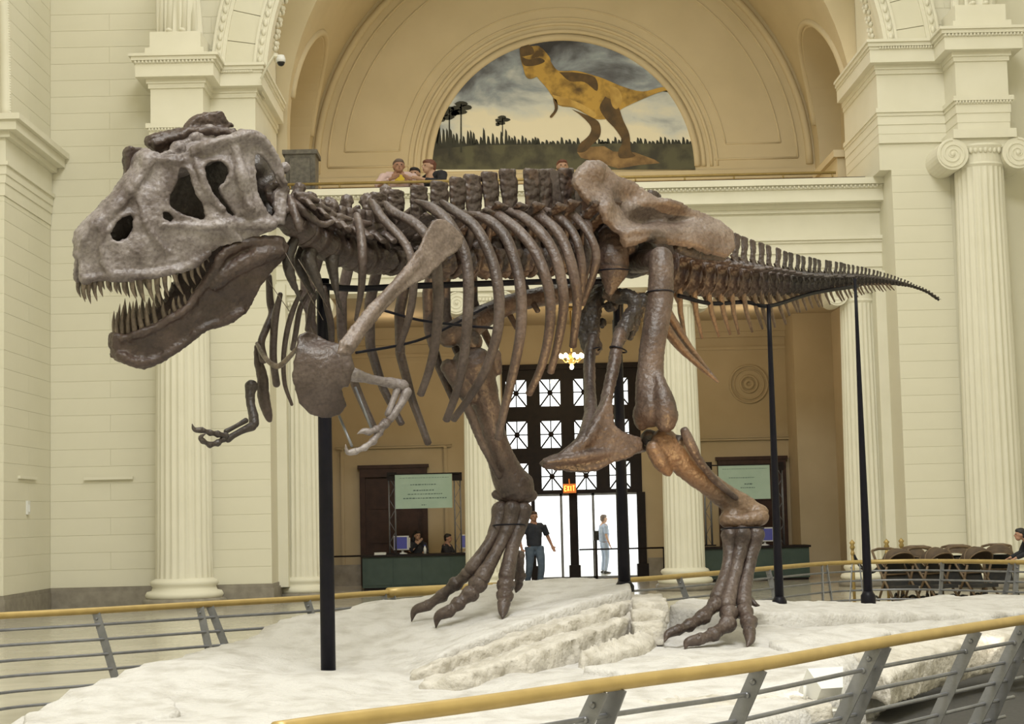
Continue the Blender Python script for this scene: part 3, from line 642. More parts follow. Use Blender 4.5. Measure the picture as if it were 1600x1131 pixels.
truss(1104, 722, 853, DYR + 0.4, 'steel truss stand beside the column at the right desk')
def sign(px0, py0, px1, py1, y, label, lines, ext=(0, 0)):
    a, b = P(px0, py0, y), P(px1, py1, y); e = empty('hanging_sign', ((a.x + b.x) / 2, y, b.z), label=label, cat='sign')
    obj('board', MB().box(a.x, b.x, y - 0.02, y + 0.02, b.z, a.z), 'sign_face', e)
    obj('top_rail', MB().box(a.x - 0.02 - ext[0], b.x + 0.12 + ext[1], y - 0.03, y + 0.03, a.z, a.z + 0.03), 'bronze_dark', e)
    W, H = b.x - a.x, a.z - b.z; rnd = random.Random(px0)
    for k, (v, u0, u1, t) in enumerate(lines):      # rows of small grey-green print, illegible in the photograph
        mb_ = MB(); u = u0
        while u < u1:
            w = rnd.uniform(0.018, 0.05); z = b.z + H * (1 - v)
            mb_.box(a.x + W * u, a.x + W * min(u + w, u1), y - 0.023, y - 0.0195, z - t * rnd.uniform(0.6, 1), z + t * rnd.uniform(0.6, 1)); u += w + 0.012
        obj('print_line', mb_, 'sign_ink', e)
sign(617, 742, 707, 793, DYL + 0.26, 'pale green printed sign hanging over the left ticket desk', ((0.1, 0.08, 0.94, 0.006), (0.30, 0.27, 0.73, 0.013), (0.47, 0.32, 0.68, 0.014), (0.58, 0.22, 0.83, 0.012), (0.70, 0.14, 0.9, 0.014), (0.9, 0.46, 0.54, 0.012)), (0.1, 0.05))
sign(1122, 728, 1204, 779, DYR + 0.26, 'pale grey-green sign hanging over the right ticket desk', ((0.1, 0.08, 0.94, 0.006), (0.36, 0.2, 0.7, 0.010), (0.55, 0.5, 0.66, 0.02), (0.66, 0.42, 0.7, 0.012)), (0.33, 0.16))
truss(1216, 722, 853, DYR + 0.4, 'steel truss stand behind the middle tail post')
def monitor(px, py, y, rz, label, zt):
    c = P(px, py, y); e = empty('computer_monitor', (c.x, y, zt), rz, label=label, cat='monitor')
    obj('casing', MB().box(-0.21, 0.21, -0.02, 0.03, 0.1, 0.45).box(-0.14, 0.14, 0.03, 0.2, 0.15, 0.4), 'white_plastic', e, local=True)
    obj('screen', MB().box(-0.18, 0.18, -0.026, -0.02, 0.13, 0.42), 'screen', e, local=True)
    obj('stand', MB().lathe([(0.12, 0), (0.11, 0.02), (0.03, 0.04), (0.03, 0.12)], 14, (0, 0.06, 0)), 'white_plastic', e, True, True)
zr = P(1190, 853, DYR).z
monitor(627, 850, DYL + 0.6, -0.5, 'white computer monitor at the left end of the left desk', zc)
monitor(732, 850, DYL + 0.62, 0.3, 'white computer monitor with violet screen beside the column', zc)
monitor(1196, 838, DYR + 0.55, 0.2, 'blue-screened monitor on the right desk behind the near foot', zr)
e = empty('paper_stack', (P(594, 864, DYL + 0.2).x, DYL + 0.2, zc), label='white stack of papers on the left ticket desk', cat='papers')
for i in range(5): obj('sheet', MB().box(-0.14 + 0.01 * (i % 2), 0.14 + 0.01 * (i % 2), -0.1, 0.1, i * 0.012, i * 0.012 + 0.011), 'paper_white', e, local=True)
e = empty('water_bottle', (P(664, 864, DYL + 0.3).x, DYL + 0.3, zc), label='small clear white bottle in front of the seated clerk', cat='bottle')
obj('body', MB().lathe([(0.035, 0), (0.036, 0.13), (0.016, 0.17), (0.016, 0.19)], 14), 'white_plastic', e, True, True)
obj('cap', MB().lathe([(0.018, 0.19), (0.018, 0.215), (0.0, 0.217)], 12), 'screen', e, True, True)
# ================================================================= ROCK BASE
def inpoly(x, y, poly):
    c = False; n = len(poly); j = n - 1
    for i in range(n):
        a, b = poly[i], poly[j]
        if (a[1] > y) != (b[1] > y) and x < (b[0] - a[0]) * (y - a[1]) / (b[1] - a[1] + 1e-12) + a[0]: c = not c
        j = i
    return c
rockb = empty('rock_base', (0.6, 14.5, 0), label='white limestone rock base the dinosaur skeleton stands on', cat='rock base')
ctrl = [P(*q) for q in ((512, 1050, 14.3), (300, 1110, 12.3), (50, 1131, 11.9), (165, 1066, 13.3), (250, 1037, 14.2), (330, 1012, 15.0), (500, 964, 16.5), (640, 940, 17.3), (800, 912, 17.8), (700, 1090, 12.9), (900, 1052, 13.9), (1000, 1050, 13.8), (1166, 1010, 15.3), (1070, 1014, 15.1), (1040, 1002, 16.0), (1250, 1003, 15.3), (1400, 985, 16.2), (1330, 1005, 15.2), (1520, 978, 17.6), (600, 1140, 11.4), (900, 1140, 11.2), (1180, 1100, 12.2), (1130, 985, 16.2))]
CX = np.array([[c.x, c.y] for c in ctrl]); CZ = np.array([c.z for c in ctrl])
def rock_z(x, y):
    d2 = ((CX - (x, y)) ** 2).sum(1) + 0.02; w = d2 ** -1.6; return float((w * CZ).sum() / w.sum())
foot = [(-3.75, 10.6), (-2.4, 9.9), (0, 10.2), (1.4, 11.0), (2.3, 12.4), (2.75, 14.0), (3.9, 16.6), (5.8, 19.6), (6.9, 22.0), (5.4, 22.2), (3.4, 19.3), (1.6, 18.3), (0.1, 18.1), (-1.2, 17.6), (-2.0, 16.6), (-2.65, 15.2), (-3.05, 13.9), (-3.25, 13.0), (-3.6, 12.0)]
st = 0.1; xs = np.arange(-4.2, 7.4, st); ys = np.arange(9.6, 22.6, st); idx = {}; vv = []; ff = []
def vert(i, j):
    if (i, j) not in idx:
        x, y = xs[i], ys[j]; jx = 0.03 * noise.noise((x * 3, y * 3, 1.0)); jy = 0.03 * noise.noise((x * 3, y * 3, 9.0))
        z = rock_z(x, y) + 0.045 * noise.noise((x * 0.9, y * 0.9, 0.3)) + 0.03 * noise.noise((x * 3, y * 3, 2.0)) + 0.02 * noise.noise((x * 7, y * 7, 5.0))
        idx[(i, j)] = len(vv); vv.append((x + jx, y + jy, z))
    return idx[(i, j)]
cells = {(i, j) for i in range(len(xs) - 1) for j in range(len(ys) - 1) if inpoly(xs[i] + st / 2, ys[j] + st / 2, foot)}
for (i, j) in cells: ff.append((vert(i, j), vert(i + 1, j), vert(i + 1, j + 1), vert(i, j + 1)))
mb = MB(); mb.v = vv; mb.f = ff; me = mb.mesh('rock_ground')
bm = bmesh.new(); bm.from_mesh(me)
bl = [e for e in bm.edges if e.is_boundary]
ret = bmesh.ops.extrude_edge_only(bm, edges=bl)
for v_ in [g for g in ret['geom'] if isinstance(g, bmesh.types.BMVert)]:
    v_.co.z = 0.0; n3 = noise.noise((v_.co.x, v_.co.y, 3)); v_.co.x += 0.06 * n3; v_.co.y += -0.06 * n3
for _ in range(1): bmesh.ops.smooth_vert(bm, verts=[v_ for v_ in bm.verts if v_.co.z > 0.001], factor=0.5, use_axis_x=True, use_axis_y=True, use_axis_z=True)
bmesh.ops.recalc_face_normals(bm, faces=bm.faces); bm.to_mesh(me); bm.free()
me.polygons.foreach_set('use_smooth', [True] * len(me.polygons))
put('rock_ground', me, 'rock', rockb)
def slab(name, top, drop, vox=0.028, m='rock', amp=0.05, sc=0.25, spread=0.03):
    """irregular stone block: top loop of world points, bottom = drop below (number or list)."""
    top = [V(p) for p in top]; c = sum(top, V()) / len(top)
    dl = drop if isinstance(drop, (list, tuple)) else [drop] * len(top)
    a = []; b = []
    for p, d_ in zip(top, dl):
        o_ = (p - c); o_.z = 0; o_ = o_.normalized() * spread if o_.length > 0 else V()
        a.append(p); b.append(V((p.x + o_.x, p.y + o_.y, p.z - d_)))
    mb_ = MB(); n = len(top)
    mb_.add([c] + a + b + [V((c.x, c.y, min(q.z for q in b)))], [(0, 1 + i, 1 + (i + 1) % n) for i in range(n)] + [(1 + i, 1 + n + i, 1 + n + (i + 1) % n, 1 + (i + 1) % n) for i in range(n)] + [(2 * n + 1, 1 + n + (i + 1) % n, 1 + n + i) for i in range(n)])
    return put(name, remesh(mb_, name, vox, 2, amp, sc, 0.035 if m == 'rock_side' else amp * .5, 0.07), m, rockb)
# the sloping slab under the far foot: cap and the broken layers below it
cap = [P(*q) for q in ((600, 1046, 13.9), (655, 1034, 14.1), (705, 1012, 14.4), (760, 992, 14.7), (812, 972, 15.0), (870, 952, 15.4), (930, 934, 15.8), (986, 918, 16.2), (982, 904, 17.5), (890, 903, 17.8), (800, 906, 17.8), (640, 935, 17.3), (560, 955, 16.6), (520, 990, 15.6), (545, 1025, 14.6))]
cap[0].z -= .10; cap[-1].z -= .14; cap[-2].z -= .12; cap[-3].z -= .06; cap[1].z -= .04
slab('stone_slab', cap, 0.30, m='rock', amp=0.035, sc=0.5)
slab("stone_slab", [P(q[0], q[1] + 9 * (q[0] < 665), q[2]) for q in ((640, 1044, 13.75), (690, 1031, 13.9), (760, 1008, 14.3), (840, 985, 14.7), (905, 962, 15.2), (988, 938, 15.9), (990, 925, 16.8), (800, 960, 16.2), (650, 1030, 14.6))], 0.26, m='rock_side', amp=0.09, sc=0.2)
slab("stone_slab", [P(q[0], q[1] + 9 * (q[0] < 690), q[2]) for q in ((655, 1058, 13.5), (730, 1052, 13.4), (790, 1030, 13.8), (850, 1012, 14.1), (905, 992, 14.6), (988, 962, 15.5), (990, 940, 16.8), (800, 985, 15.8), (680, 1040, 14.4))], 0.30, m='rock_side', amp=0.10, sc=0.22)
slab('stone_slab', [P(*q) for q in ((905, 1012, 14.2), (985, 985, 15.0), (1034, 975, 15.6), (1032, 988, 15.4), (1014, 1006, 14.9), (912, 1034, 14.1))], 0.2, m='rock_side', amp=0.03, sc=0.3)
slab('stone_slab', [P(*q) for q in ((910, 1040, 13.7), (990, 1028, 14.0), (1060, 1020, 14.2), (1110, 1035, 13.7), (1000, 1056, 13.3))], 0.14, m='rock', amp=0.02, sc=0.3)
for k, q in enumerate((((988, 933, 15.9), (1041, 930, 16.0), (1043, 940, 15.8), (990, 943, 15.7)), ((988, 950, 15.6), (1020, 947, 15.7), (1042, 949, 15.6), (1040, 955, 15.5), (990, 957, 15.4)), ((988, 968, 15.4), (1038, 966, 15.4), (1036, 972, 15.2), (990, 974, 15.2)))):
    t = [P(*a) for a in q]; t = t[:2] + [p + V((0, -0.0, 0)) for p in t[2:]]
    back = [p + V((0, 0.55, 0)) for p in reversed(t[:2])] if k else [p + V((0, 0.5, 0.0)) for p in reversed(t[:2])]
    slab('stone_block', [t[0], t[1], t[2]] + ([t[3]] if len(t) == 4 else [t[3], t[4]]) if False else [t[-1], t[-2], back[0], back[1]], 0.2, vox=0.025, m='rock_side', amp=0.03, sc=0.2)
# ridge along the back, under the tail posts
slab('stone_ridge', [P(*q) for q in ((1150, 962, 16.4), (1180, 953, 16.9), (1290, 957, 17.2), (1390, 956, 17.8), (1500, 958, 18.6), (1620, 956, 19.4), (1640, 935, 22.5), (1500, 937, 21.5), (1357, 940, 20.9), (1210, 938, 18.9), (1060, 934, 17.6), (1046, 945, 16.8))], 0.32, vox=0.05, m='rock', amp=0.05, sc=0.4)
slab('stone_slab', [P(*q) for q in ((1200, 1000, 15.0), (1290, 982, 15.8), (1372, 971, 16.4), (1392, 985, 15.8), (1330, 1010, 14.9), (1240, 1018, 14.6))], 0.2, m='rock', amp=0.03, sc=0.35)
slab('stone_slab', [P(*q) for q in ((1330, 1020, 14.5), (1400, 995, 15.5), (1500, 978, 16.6), (1640, 970, 17.6), (1640, 985, 16.9), (1520, 1000, 15.9), (1440, 1030, 14.8), (1390, 1060, 13.9))], 0.24, m='rock_side', amp=0.06, sc=0.3)
slab('stone_slab', [P(*q) for q in ((40, 1112, 12.2), (156, 1086, 12.75), (260, 1072, 13.2), (280, 1110, 12.2), (180, 1140, 11.5), (30, 1150, 11.3))], 0.3, m='rock', amp=0.03, sc=0.35)
# broken ledges facing the near rail
rnd = random.Random(11)
for i in range(16):
    px = 985 + (i % 8) * 47 + rnd.uniform(-8, 8); row = i // 8
    d0 = 12.4 - 0.95 * row; w = rnd.uniform(0.22, 0.34); x = P(px, 1090, d0).x; y = d0 + rnd.uniform(-0.1, 0.1) + 0.0 * px
    z = min(rock_z(x, y), 0.62) + 0.015 - 0.10 * row
    if not inpoly(x, y, foot): continue
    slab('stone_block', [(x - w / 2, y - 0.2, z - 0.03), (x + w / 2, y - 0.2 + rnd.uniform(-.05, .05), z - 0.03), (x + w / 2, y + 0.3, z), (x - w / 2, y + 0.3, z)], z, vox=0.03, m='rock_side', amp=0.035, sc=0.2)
obj('floor_patch', MB().ext([(1.6, 8.0), (8.5, 12.5), (9.5, 21), (6.6, 21.6), (3.6, 16.0), (2.2, 12.0)], 'z', 0.0, 0.02), 'dark_floor', label='dark grey area of floor between the rock and the near railing', cat='mat')  # thin dark grey sheet over the floor right of the rock
# ================================================================= SUPPORT POSTS
def post(px, py, d, ztop, r0, r1, label, collar=None, kids=()):
    b = P(px, py, d); e = empty('support_post', b, label=label, cat='post', group='black posts holding up the skeleton')
    n = 8; obj('pole', MB().tube([(b.x, b.y, b.z - 0.03 + (ztop - b.z + 0.03) * i / n) for i in range(n + 1)], [r0 + (r1 - r0) * i / n for i in range(n + 1)], 20), 'black_steel', e, True)
    if collar: obj('collar', MB().lathe([(r0 * 1.5, 0), (r0 * 1.55, 0.02), (r0 * 1.55, collar), (r0 * 1.2, collar + 0.03), (r0, collar + 0.05)], 20, (b.x, b.y, b.z - 0.04)), 'black_steel', e, True)
    return e
post(513, 1048, 14.3, P(500, 436, 14.3).z, 0.062, 0.054, 'thick black post rising to the neck, in front of everything', )
post(976, 925, 17.0, P(966, 500, 17.0).z, 0.062, 0.045, 'black post standing behind the pelvis at the end of the slab', 0.1)
post(1218, 942, 18.24, P(1203, 478, 18.4).z, 0.05, 0.022, 'tapered black post under the middle of the tail', 0.06)
post(1357, 944, 20.0, P(1340, 442, 20.4).z, 0.055, 0.016, 'thin tapered black post with clamp base near the tail tip', 0.14)
# ================================================================= RAILINGS
def plank(mb_, p0, p1, w, t, side):
    p0, p1 = V(p0), V(p1); T = (p1 - p0).normalized(); S = V(side); S = (S - T * S.dot(T)).normalized(); Q = T.cross(S)
    q = [S * (w / 2) + Q * (t / 2), S * (-w / 2) + Q * (t / 2), S * (-w / 2) - Q * (t / 2), S * (w / 2) - Q * (t / 2)]
    mb_.prism([p0 + x for x in q], [p1 + x for x in q])
def railing(label, path, leans, posts, r_rail, r_rod, nrod, step, wpost, start=0.13, brass='brass'):
    path = [V(p) for p in path]; n = len(path)
    e = empty('railing', (path[n // 2].x, path[n // 2].y, 0), label=label, cat='railing')
    fine = [V(q[:3]) for q in cr([tuple(p) for p in path], 8)]; fl = [V(q) for q in cr([tuple(l) for l in leans], 8)]
    obj('handrail', MB().tube(fine, r_rail, 14), brass, e, True)
    for k in range(nrod):
        h = start + k * step
        obj('rod', MB().tube([p + l * h - V((0, 0, h)) for p, l in zip(fine, fl)], r_rod, 8), 'steel', e, True)
    for (t, pair) in posts:
        i = min(int(t * (len(fine) - 1)), len(fine) - 2); f = t * (len(fine) - 1) - i
        p = fine[i].lerp(fine[i + 1], f); l = fl[i]; T = (fine[i + 1] - fine[i]).normalized(); H = p.z
        for s in ((-1, 1) if pair else (0,)):
            o_ = T * (0.055 * s); mb_ = MB(); a = p + o_ - V((0, 0, r_rail * 0.6)); b = p + o_ + l * H - V((0, 0, H)) + T * (0.09 * s if pair else 0)
            b.z = 0.02
            plank(mb_, a, b, wpost, 0.014, V((l.x, l.y, 0)) if l.length > 0.01 else T.cross(V((0, 0, 1))))
            o1 = obj('post', mb_, 'steel', e)
            for hh in (0.06, 0.12):
                c = a.lerp(b, hh / H); nrm = T * (1 if s <= 0 else -1)
                obj('bolt', MB().ell(c - nrm * 0.012, (0.014, 0.014, 0.014), 8, 5), 'steel', o1, True)
            obj('foot_plate', MB().box(b.x - 0.06, b.x + 0.06, b.y - 0.05, b.y + 0.05, 0, 0.02), 'steel', o1)
    return e
near = [D(*q, 1.08) for q in ((430, 1141), (534, 1126), (740, 1100), (981, 1065), (1187, 1038), (1375, 1004), (1562, 974), (1640, 962))]
def par_at(pts, px):      # curve parameter for an image column on the rail
    fine = [V(q) for q in cr([tuple(p) for p in pts], 8)]; best = 0; bd = 1e9
    for i, p in enumerate(fine):
        x = (cam_px(p))[0]
        if abs(x - px) < bd: bd = abs(x - px); best = i
    return best / (len(fine) - 1)
CI = CAMROT.transposed()
def cam_px(p):
    v = CI @ (V(p) - V((0, 0, EYE))); return (IW / 2 + F_PX * v.x / -v.z, IH / 2 - F_PX * v.y / -v.z)
railing('near brass-topped steel railing crossing the lower right foreground', near, [(-0.42, 0.25, 0)] * len(near), [(par_at(near, x), pr_) for x, pr_ in ((948, True), (1190, False), (1372, True), (1516, False), (1610, True))], 0.029, 0.011, 6, 0.118, 0.07)
far = [D(*q, 0.95) for q in ((-60, 967), (0, 962), (150, 954), (320, 944), (480, 935), (606, 926), (800, 916), (985, 906), (1100, 897), (1200, 888), (1300, 880), (1400, 877), (1500, 877), (1640, 879))]
fl_ = [(0.28, -0.0, 0)] * 5 + [(0.2, -0.15, 0), (0.1, -0.2, 0), (0.28, -0.1, 0), (0.3, -0.1, 0), (0.2, -0.1, 0), (0.0, -0.15, 0), (-0.1, -0.15, 0), (-0.15, -0.1, 0), (-0.2, 0, 0)]
fr_ = railing('far brass-topped steel railing curving behind the rock base', far, fl_, [(par_at(far, x), pr_) for x, pr_ in ((148, False), (322, True), (472, False), (606, True), (1058, False), (1205, False), (1292, True), (1342, True), (1475, False), (1590, True))], 0.032, 0.014, 6, 0.137, 0.075)
fine = [V(q) for q in cr([tuple(p) for p in far], 8)]
seg = [p for p in fine if 606 < cam_px(p)[0] < 780]
obj('rail_sleeve', MB().tube(seg, 0.055, 14), 'brass', fr_, True)
# floodlight fixtures on the rock
def flood(px, py, d, s, tgt, label, power):
    c = P(px, py, d); e = empty('floodlight', (c.x, c.y, c.z - 0.22 * s), label=label, cat='floodlight')
    t = (V(tgt) - c).normalized(); side = t.cross(V((0, 0, 1))).normalized(); up = side.cross(t)
    R = Matrix((side, up, -t)).transposed()
    def bx(x0, x1, y0, y1, z0, z1):
        m_ = MB().box(x0, x1, y0, y1, z0, z1); m_.v = [tuple(c + R @ V(v_)) for v_ in m_.v]; return m_
    hs = 0.15 * s
    m_ = MB(); a = [(-hs, -hs * 0.8), (hs, -hs * 0.8), (hs, hs * 0.8), (-hs, hs * 0.8)]
    m_.prism([c + R @ V((x, y, -0.02 * s)) for x, y in a], [c + R @ V((x * 0.6, y * 0.55, 0.14 * s)) for x, y in a])
    obj('housing', m_, 'white_plastic', e); obj('lens', bx(-hs * 0.88, hs * 0.88, -hs * 0.68, hs * 0.68, -0.03 * s, -0.02 * s), 'lamp_glow', e)
    for q in (-1, 1): obj('bracket', MB().tube([c + R @ V((q * hs * 1.06, 0, 0.04 * s)), V((c.x + q * hs * 0.9, c.y, c.z - 0.2 * s))], 0.012 * s, 6), 'white_plastic', e, True)
    obj('base_plate', MB().lathe([(0.13 * s, 0), (0.13 * s, 0.015), (0.03 * s, 0.03)], 16, (c.x, c.y, c.z - 0.22 * s)), 'white_plastic', e, True)
    light('floodlight_beam', 'SPOT', c + t * 0.1 * s, power, (1.0, 0.62, 0.26), tgt, spot_size=0.85, spot_blend=0.7, shadow_soft_size=0.08)
flood(1284, 1064, 12.4, 0.95, P(960, 500, 15.8), 'white floodlight on the rock behind the near railing', 650)
flood(1592, 992, 16.0, 1.0, P(1120, 600, 16.8), 'glowing white floodlight at the right edge behind the railing', 300)
# ================================================================= MURAL (a flat printed picture on the tympanum)
def mural_sky():
    m = bpy.data.materials.new('mural_sky'); m.use_nodes = True; nt = m.node_tree; b = nt.nodes['Principled BSDF']; b.inputs['Roughness'].default_value = 0.7
    tc = nt.nodes.new('ShaderNodeTexCoord'); mp = nt.nodes.new('ShaderNodeMapping'); mp.inputs['Scale'].default_value = (0.55, 1, 1.0)
    n = nt.nodes.new('ShaderNodeTexNoise'); n.inputs['Scale'].default_value = 0.95; n.inputs['Detail'].default_value = 8; n.inputs['Roughness'].default_value = 0.55; n.inputs['Distortion'].default_value = 0.35
    sx = nt.nodes.new('ShaderNodeSeparateXYZ'); ma = nt.nodes.new('ShaderNodeMath'); ma.operation = 'MULTIPLY_ADD'; ma.inputs[1].default_value = -0.17; ma.inputs[2].default_value = 2.32
    ad = nt.nodes.new('ShaderNodeMath'); ad.operation = 'ADD'
    r = nt.nodes.new('ShaderNodeValToRGB'); e = r.color_ramp.elements
    e[0].position = 0.30; e[0].color = (0.035, 0.035, 0.042, 1); e[1].position = 0.80; e[1].color = (0.82, 0.79, 0.64, 1)
    for p, c in ((0.42, (0.12, 0.13, 0.155)), (0.53, (0.30, 0.35, 0.41)), (0.65, (0.62, 0.66, 0.65))):
        k = e.new(p); k.color = (*c, 1)
    L = nt.links.new
    L(tc.outputs['Object'], mp.inputs[0]); L(mp.outputs[0], n.inputs['Vector']); L(tc.outputs['Object'], sx.inputs[0]); L(sx.outputs['Z'], ma.inputs[0])
    L(n.outputs['Fac'], ad.inputs[0]); L(ma.outputs[0], ad.inputs[1]); L(ad.outputs[0], r.inputs['Fac']); L(r.outputs[0], b.inputs['Base Color']); M['mural_sky'] = m
mural_sky()
mat('mural_field', (0.095, 0.095, 0.055), (0.04, 0.038, 0.028), 2.2, 0.7, contrast=(0.4, 0.6))
mat('mural_trees', (0.020, 0.022, 0.015), (0.04, 0.042, 0.03), 3, 0.7)
mat('mural_hide', (0.52, 0.33, 0.07), (0.10, 0.06, 0.02), 2.6, 0.7, contrast=(0.42, 0.66))
mat('mural_hide_dark', (0.07, 0.045, 0.02), (0.14, 0.085, 0.03), 4, 0.7)
mat('mural_hide_light', (0.62, 0.42, 0.12), (0.40, 0.25, 0.06), 3, 0.7)
mat('mural_log', (0.34, 0.22, 0.09), (0.12, 0.07, 0.03), 3, 0.7)
mu = empty('mural', (XC, BY - 0.05, 11.0), label='half-round mural of a roaring dinosaur in a misty plain', cat='mural')
mc = P(878, 262, BY); RMU = RM + 0.02; MX = XC; MZ = MC[1]
obj('sky', MB().ext([(MX - RMU * math.cos(t), MZ + RMU * math.sin(t)) for t in np.linspace(0, PI, 60)], 'y', BY - 0.03, BY), 'mural_sky', mu)
def mq(u, v): p = P(660 + u / 3.556, 30 + v / 3.556, BY - 0.04); return (p.x, p.z)
def clip(p):
    dx, dz = p[0] - MX, p[1] - MZ; r = math.hypot(dx, dz); return p if r < RMU - 0.01 else (MX + dx * (RMU - 0.01) / r, MZ + dz * (RMU - 0.01) / r)
def paint(name, pts, layer, m, raw=False):
    q = pts if raw else [clip(mq(*p)) for p in (cr(list(pts) + [pts[0]], 4)[:-1] if layer >= 4 else pts)]
    me = bpy.data.meshes.new(name); y0 = BY - 0.03 - 0.004 * layer; n = len(q)
    area = sum(q[i][0] * q[(i + 1) % n][1] - q[(i + 1) % n][0] * q[i][1] for i in range(n))
    if area < 0: q = q[::-1]
    me.from_pydata([(x, y0 - 0.003, z) for x, z in q] + [(x, y0 + 0.003, z) for x, z in q], [], [tuple(range(n)), tuple(range(2 * n - 1, n - 1, -1))] + [(i, n + i, n + (i + 1) % n, (i + 1) % n) for i in range(n)])
    return put(name, me, m, mu)
bank = empty if False else None
sp = [(MX - math.sqrt(RMU ** 2 - 0.02 ** 2) + 0.0, MZ + 0.02)]
hz = 690
top = []
rnd = random.Random(5); u = 35
while u < 1525:
    h = 40 * (0.4 + rnd.random()) * (1.6 if u < 560 else 0.7) + (60 if u < 120 else 0); top += [(u, hz + 5), (u + 5, hz - h), (u + 14, hz - h * 0.8), (u + 20, hz - 5)]; u += rnd.uniform(14, 26)
ul, ur = mq(36, 800), mq(1520, 780)
paint('tree_line', top + [(1520, 720), (36, 740)], 1, 'mural_trees')
paint('meadow', [(30, 720), (300, 700), (700, 695), (1100, 690), (1525, 690), (1525, 835), (30, 835)], 2, 'mural_field')
for (x0, top_, bot, s) in ((215, 470, 740, 1.0), (150, 500, 760, 1.0), (445, 545, 650, 0.7)):
    t = paint('pine_trunk', [(x0 - 5 * s, bot), (x0 - 3 * s, top_), (x0 + 3 * s, top_), (x0 + 5 * s, bot)], 3, 'mural_trees')
    for (dx, dy, w) in ((0, 0, 38), (-28, 25, 34), (26, 20, 36), (-8, 45, 40), (-38, 55, 20)):
        paint('pine_crown', [(x0 + s * (dx + w * math.cos(a) * rnd.uniform(0.7, 1.1)), top_ + s * (dy + 15 * math.sin(a))) for a in np.linspace(0, 2 * PI, 11)[:-1]], 3, 'mural_trees')
paint('fallen_log', [(860, 740), (900, 712), (1010, 705), (1060, 735), (1180, 740), (1290, 780), (1320, 800), (1200, 810), (1090, 830), (960, 790), (880, 770)], 3, 'mural_log')
# dinosaur, drawn from simple shapes of its own
paint('far_leg', [(830, 500), (960, 555), (990, 600), (984, 655), (940, 700), (905, 735), (862, 738), (872, 695), (925, 645), (935, 595), (880, 535)], 4, 'mural_hide_dark')
paint('body', [(700, 215), (745, 280), (790, 288), (860, 288), (950, 312), (1010, 332), (1105, 372), (1220, 402), (1330, 378), (1396, 386), (1310, 408), (1205, 452), (1105, 500), (1060, 545), (970, 556), (905, 525), (840, 492), (762, 480), (722, 430), (690, 382), (640, 325), (625, 290)], 5, 'mural_hide')
paint('near_leg', [(1015, 430), (1080, 470), (1115, 560), (1150, 640), (1158, 730), (1182, 762), (1100, 772), (1088, 735), (1110, 680), (1075, 615), (1015, 550), (985, 490)], 6, 'mural_hide_dark')
paint('thigh', [(1040, 370), (1090, 390), (1110, 450), (1080, 500), (1050, 470)], 7, 'mural_hide_light')
paint('belly', [(720, 420), (800, 440), (880, 470), (960, 520), (950, 548), (880, 505), (800, 480), (750, 470)], 6, 'mural_hide_light')
paint('back_stripe', [(760, 295), (860, 298), (960, 325), (970, 400), (900, 350), (820, 345)], 6, 'mural_hide_dark')
paint('head', [(540, 165), (562, 140), (605, 150), (650, 152), (690, 190), (712, 230), (690, 290), (640, 318), (600, 332), (575, 318), (560, 270), (545, 215)], 6, 'mural_hide')
paint('jaw_shadow', [(545, 205), (590, 225), (650, 215), (680, 235), (640, 255), (580, 262), (556, 245)], 7, 'mural_hide_dark')
paint('snout_shadow', [(540, 165), (562, 140), (605, 150), (620, 190), (575, 205), (546, 205)], 7, 'mural_hide_dark')
paint('arm', [(725, 440), (745, 450), (752, 500), (722, 545), (708, 540), (735, 500)], 6, 'mural_hide_dark')
# ================================================================= DINOSAUR SKELETON
rex = empty('dinosaur_skeleton', (0.5, 15.6, 0.55), label='mounted brown skeleton of a huge carnivorous dinosaur striding on the rock', cat='skeleton')
def limb(pts, side=None, n=12, k=5, mb=None, flat=1.0, cap=True):
    """pts: (px, py, depth, radius_px[, flatness]); rounded, tapering bone shaft."""
    pts = [tuple(p) + ((flat,) if len(p) == 4 else ()) for p in pts]
    fine = cr(pts, k); q = [P(f[0], f[1], f[2]) for f in fine]; r = [(max(f[3], 0.2) * f[2] / F_PX, max(f[3], 0.2) * f[4] * f[2] / F_PX) for f in fine]
    if cap:
        t0 = (q[0] - q[1]).normalized(); t1 = (q[-1] - q[-2]).normalized(); a, b = r[0], r[-1]
        for h, s in ((0.45, 0.86), (0.75, 0.55), (0.88, 0.2)):
            q.insert(0, q[0 if h == 0.45 else (0)] if False else V(P(*fine[0][:3])) + t0 * a[0] * h); r.insert(0, (a[0] * s, a[1] * s))
            q.append(V(P(*fine[-1][:3])) + t1 * b[0] * h); r.append((b[0] * s, b[1] * s))
    mb = mb or MB(); mb.tube(q, r, n, side=side); return mb
def blob(mb, px, py, d, rx, ry, rz=None, rot=None):
    s = d / F_PX; mb.ell(P(px, py, d), (rx * s, (rz or rx) * s, ry * s), 14, 10, rot); return mb
def bone(name, mb, m='bone', parent=rex, vox=None, amp=0.012, sc=0.12, sm=3, **kw):
    if vox: me = remesh(mb, name, vox, sm, amp, sc, amp * 0.6, 0.03)
    else: me = mb.mesh(name, True)
    return tag(put(name, me, m, parent), **kw)
VIEW = V((0, 1, 0))
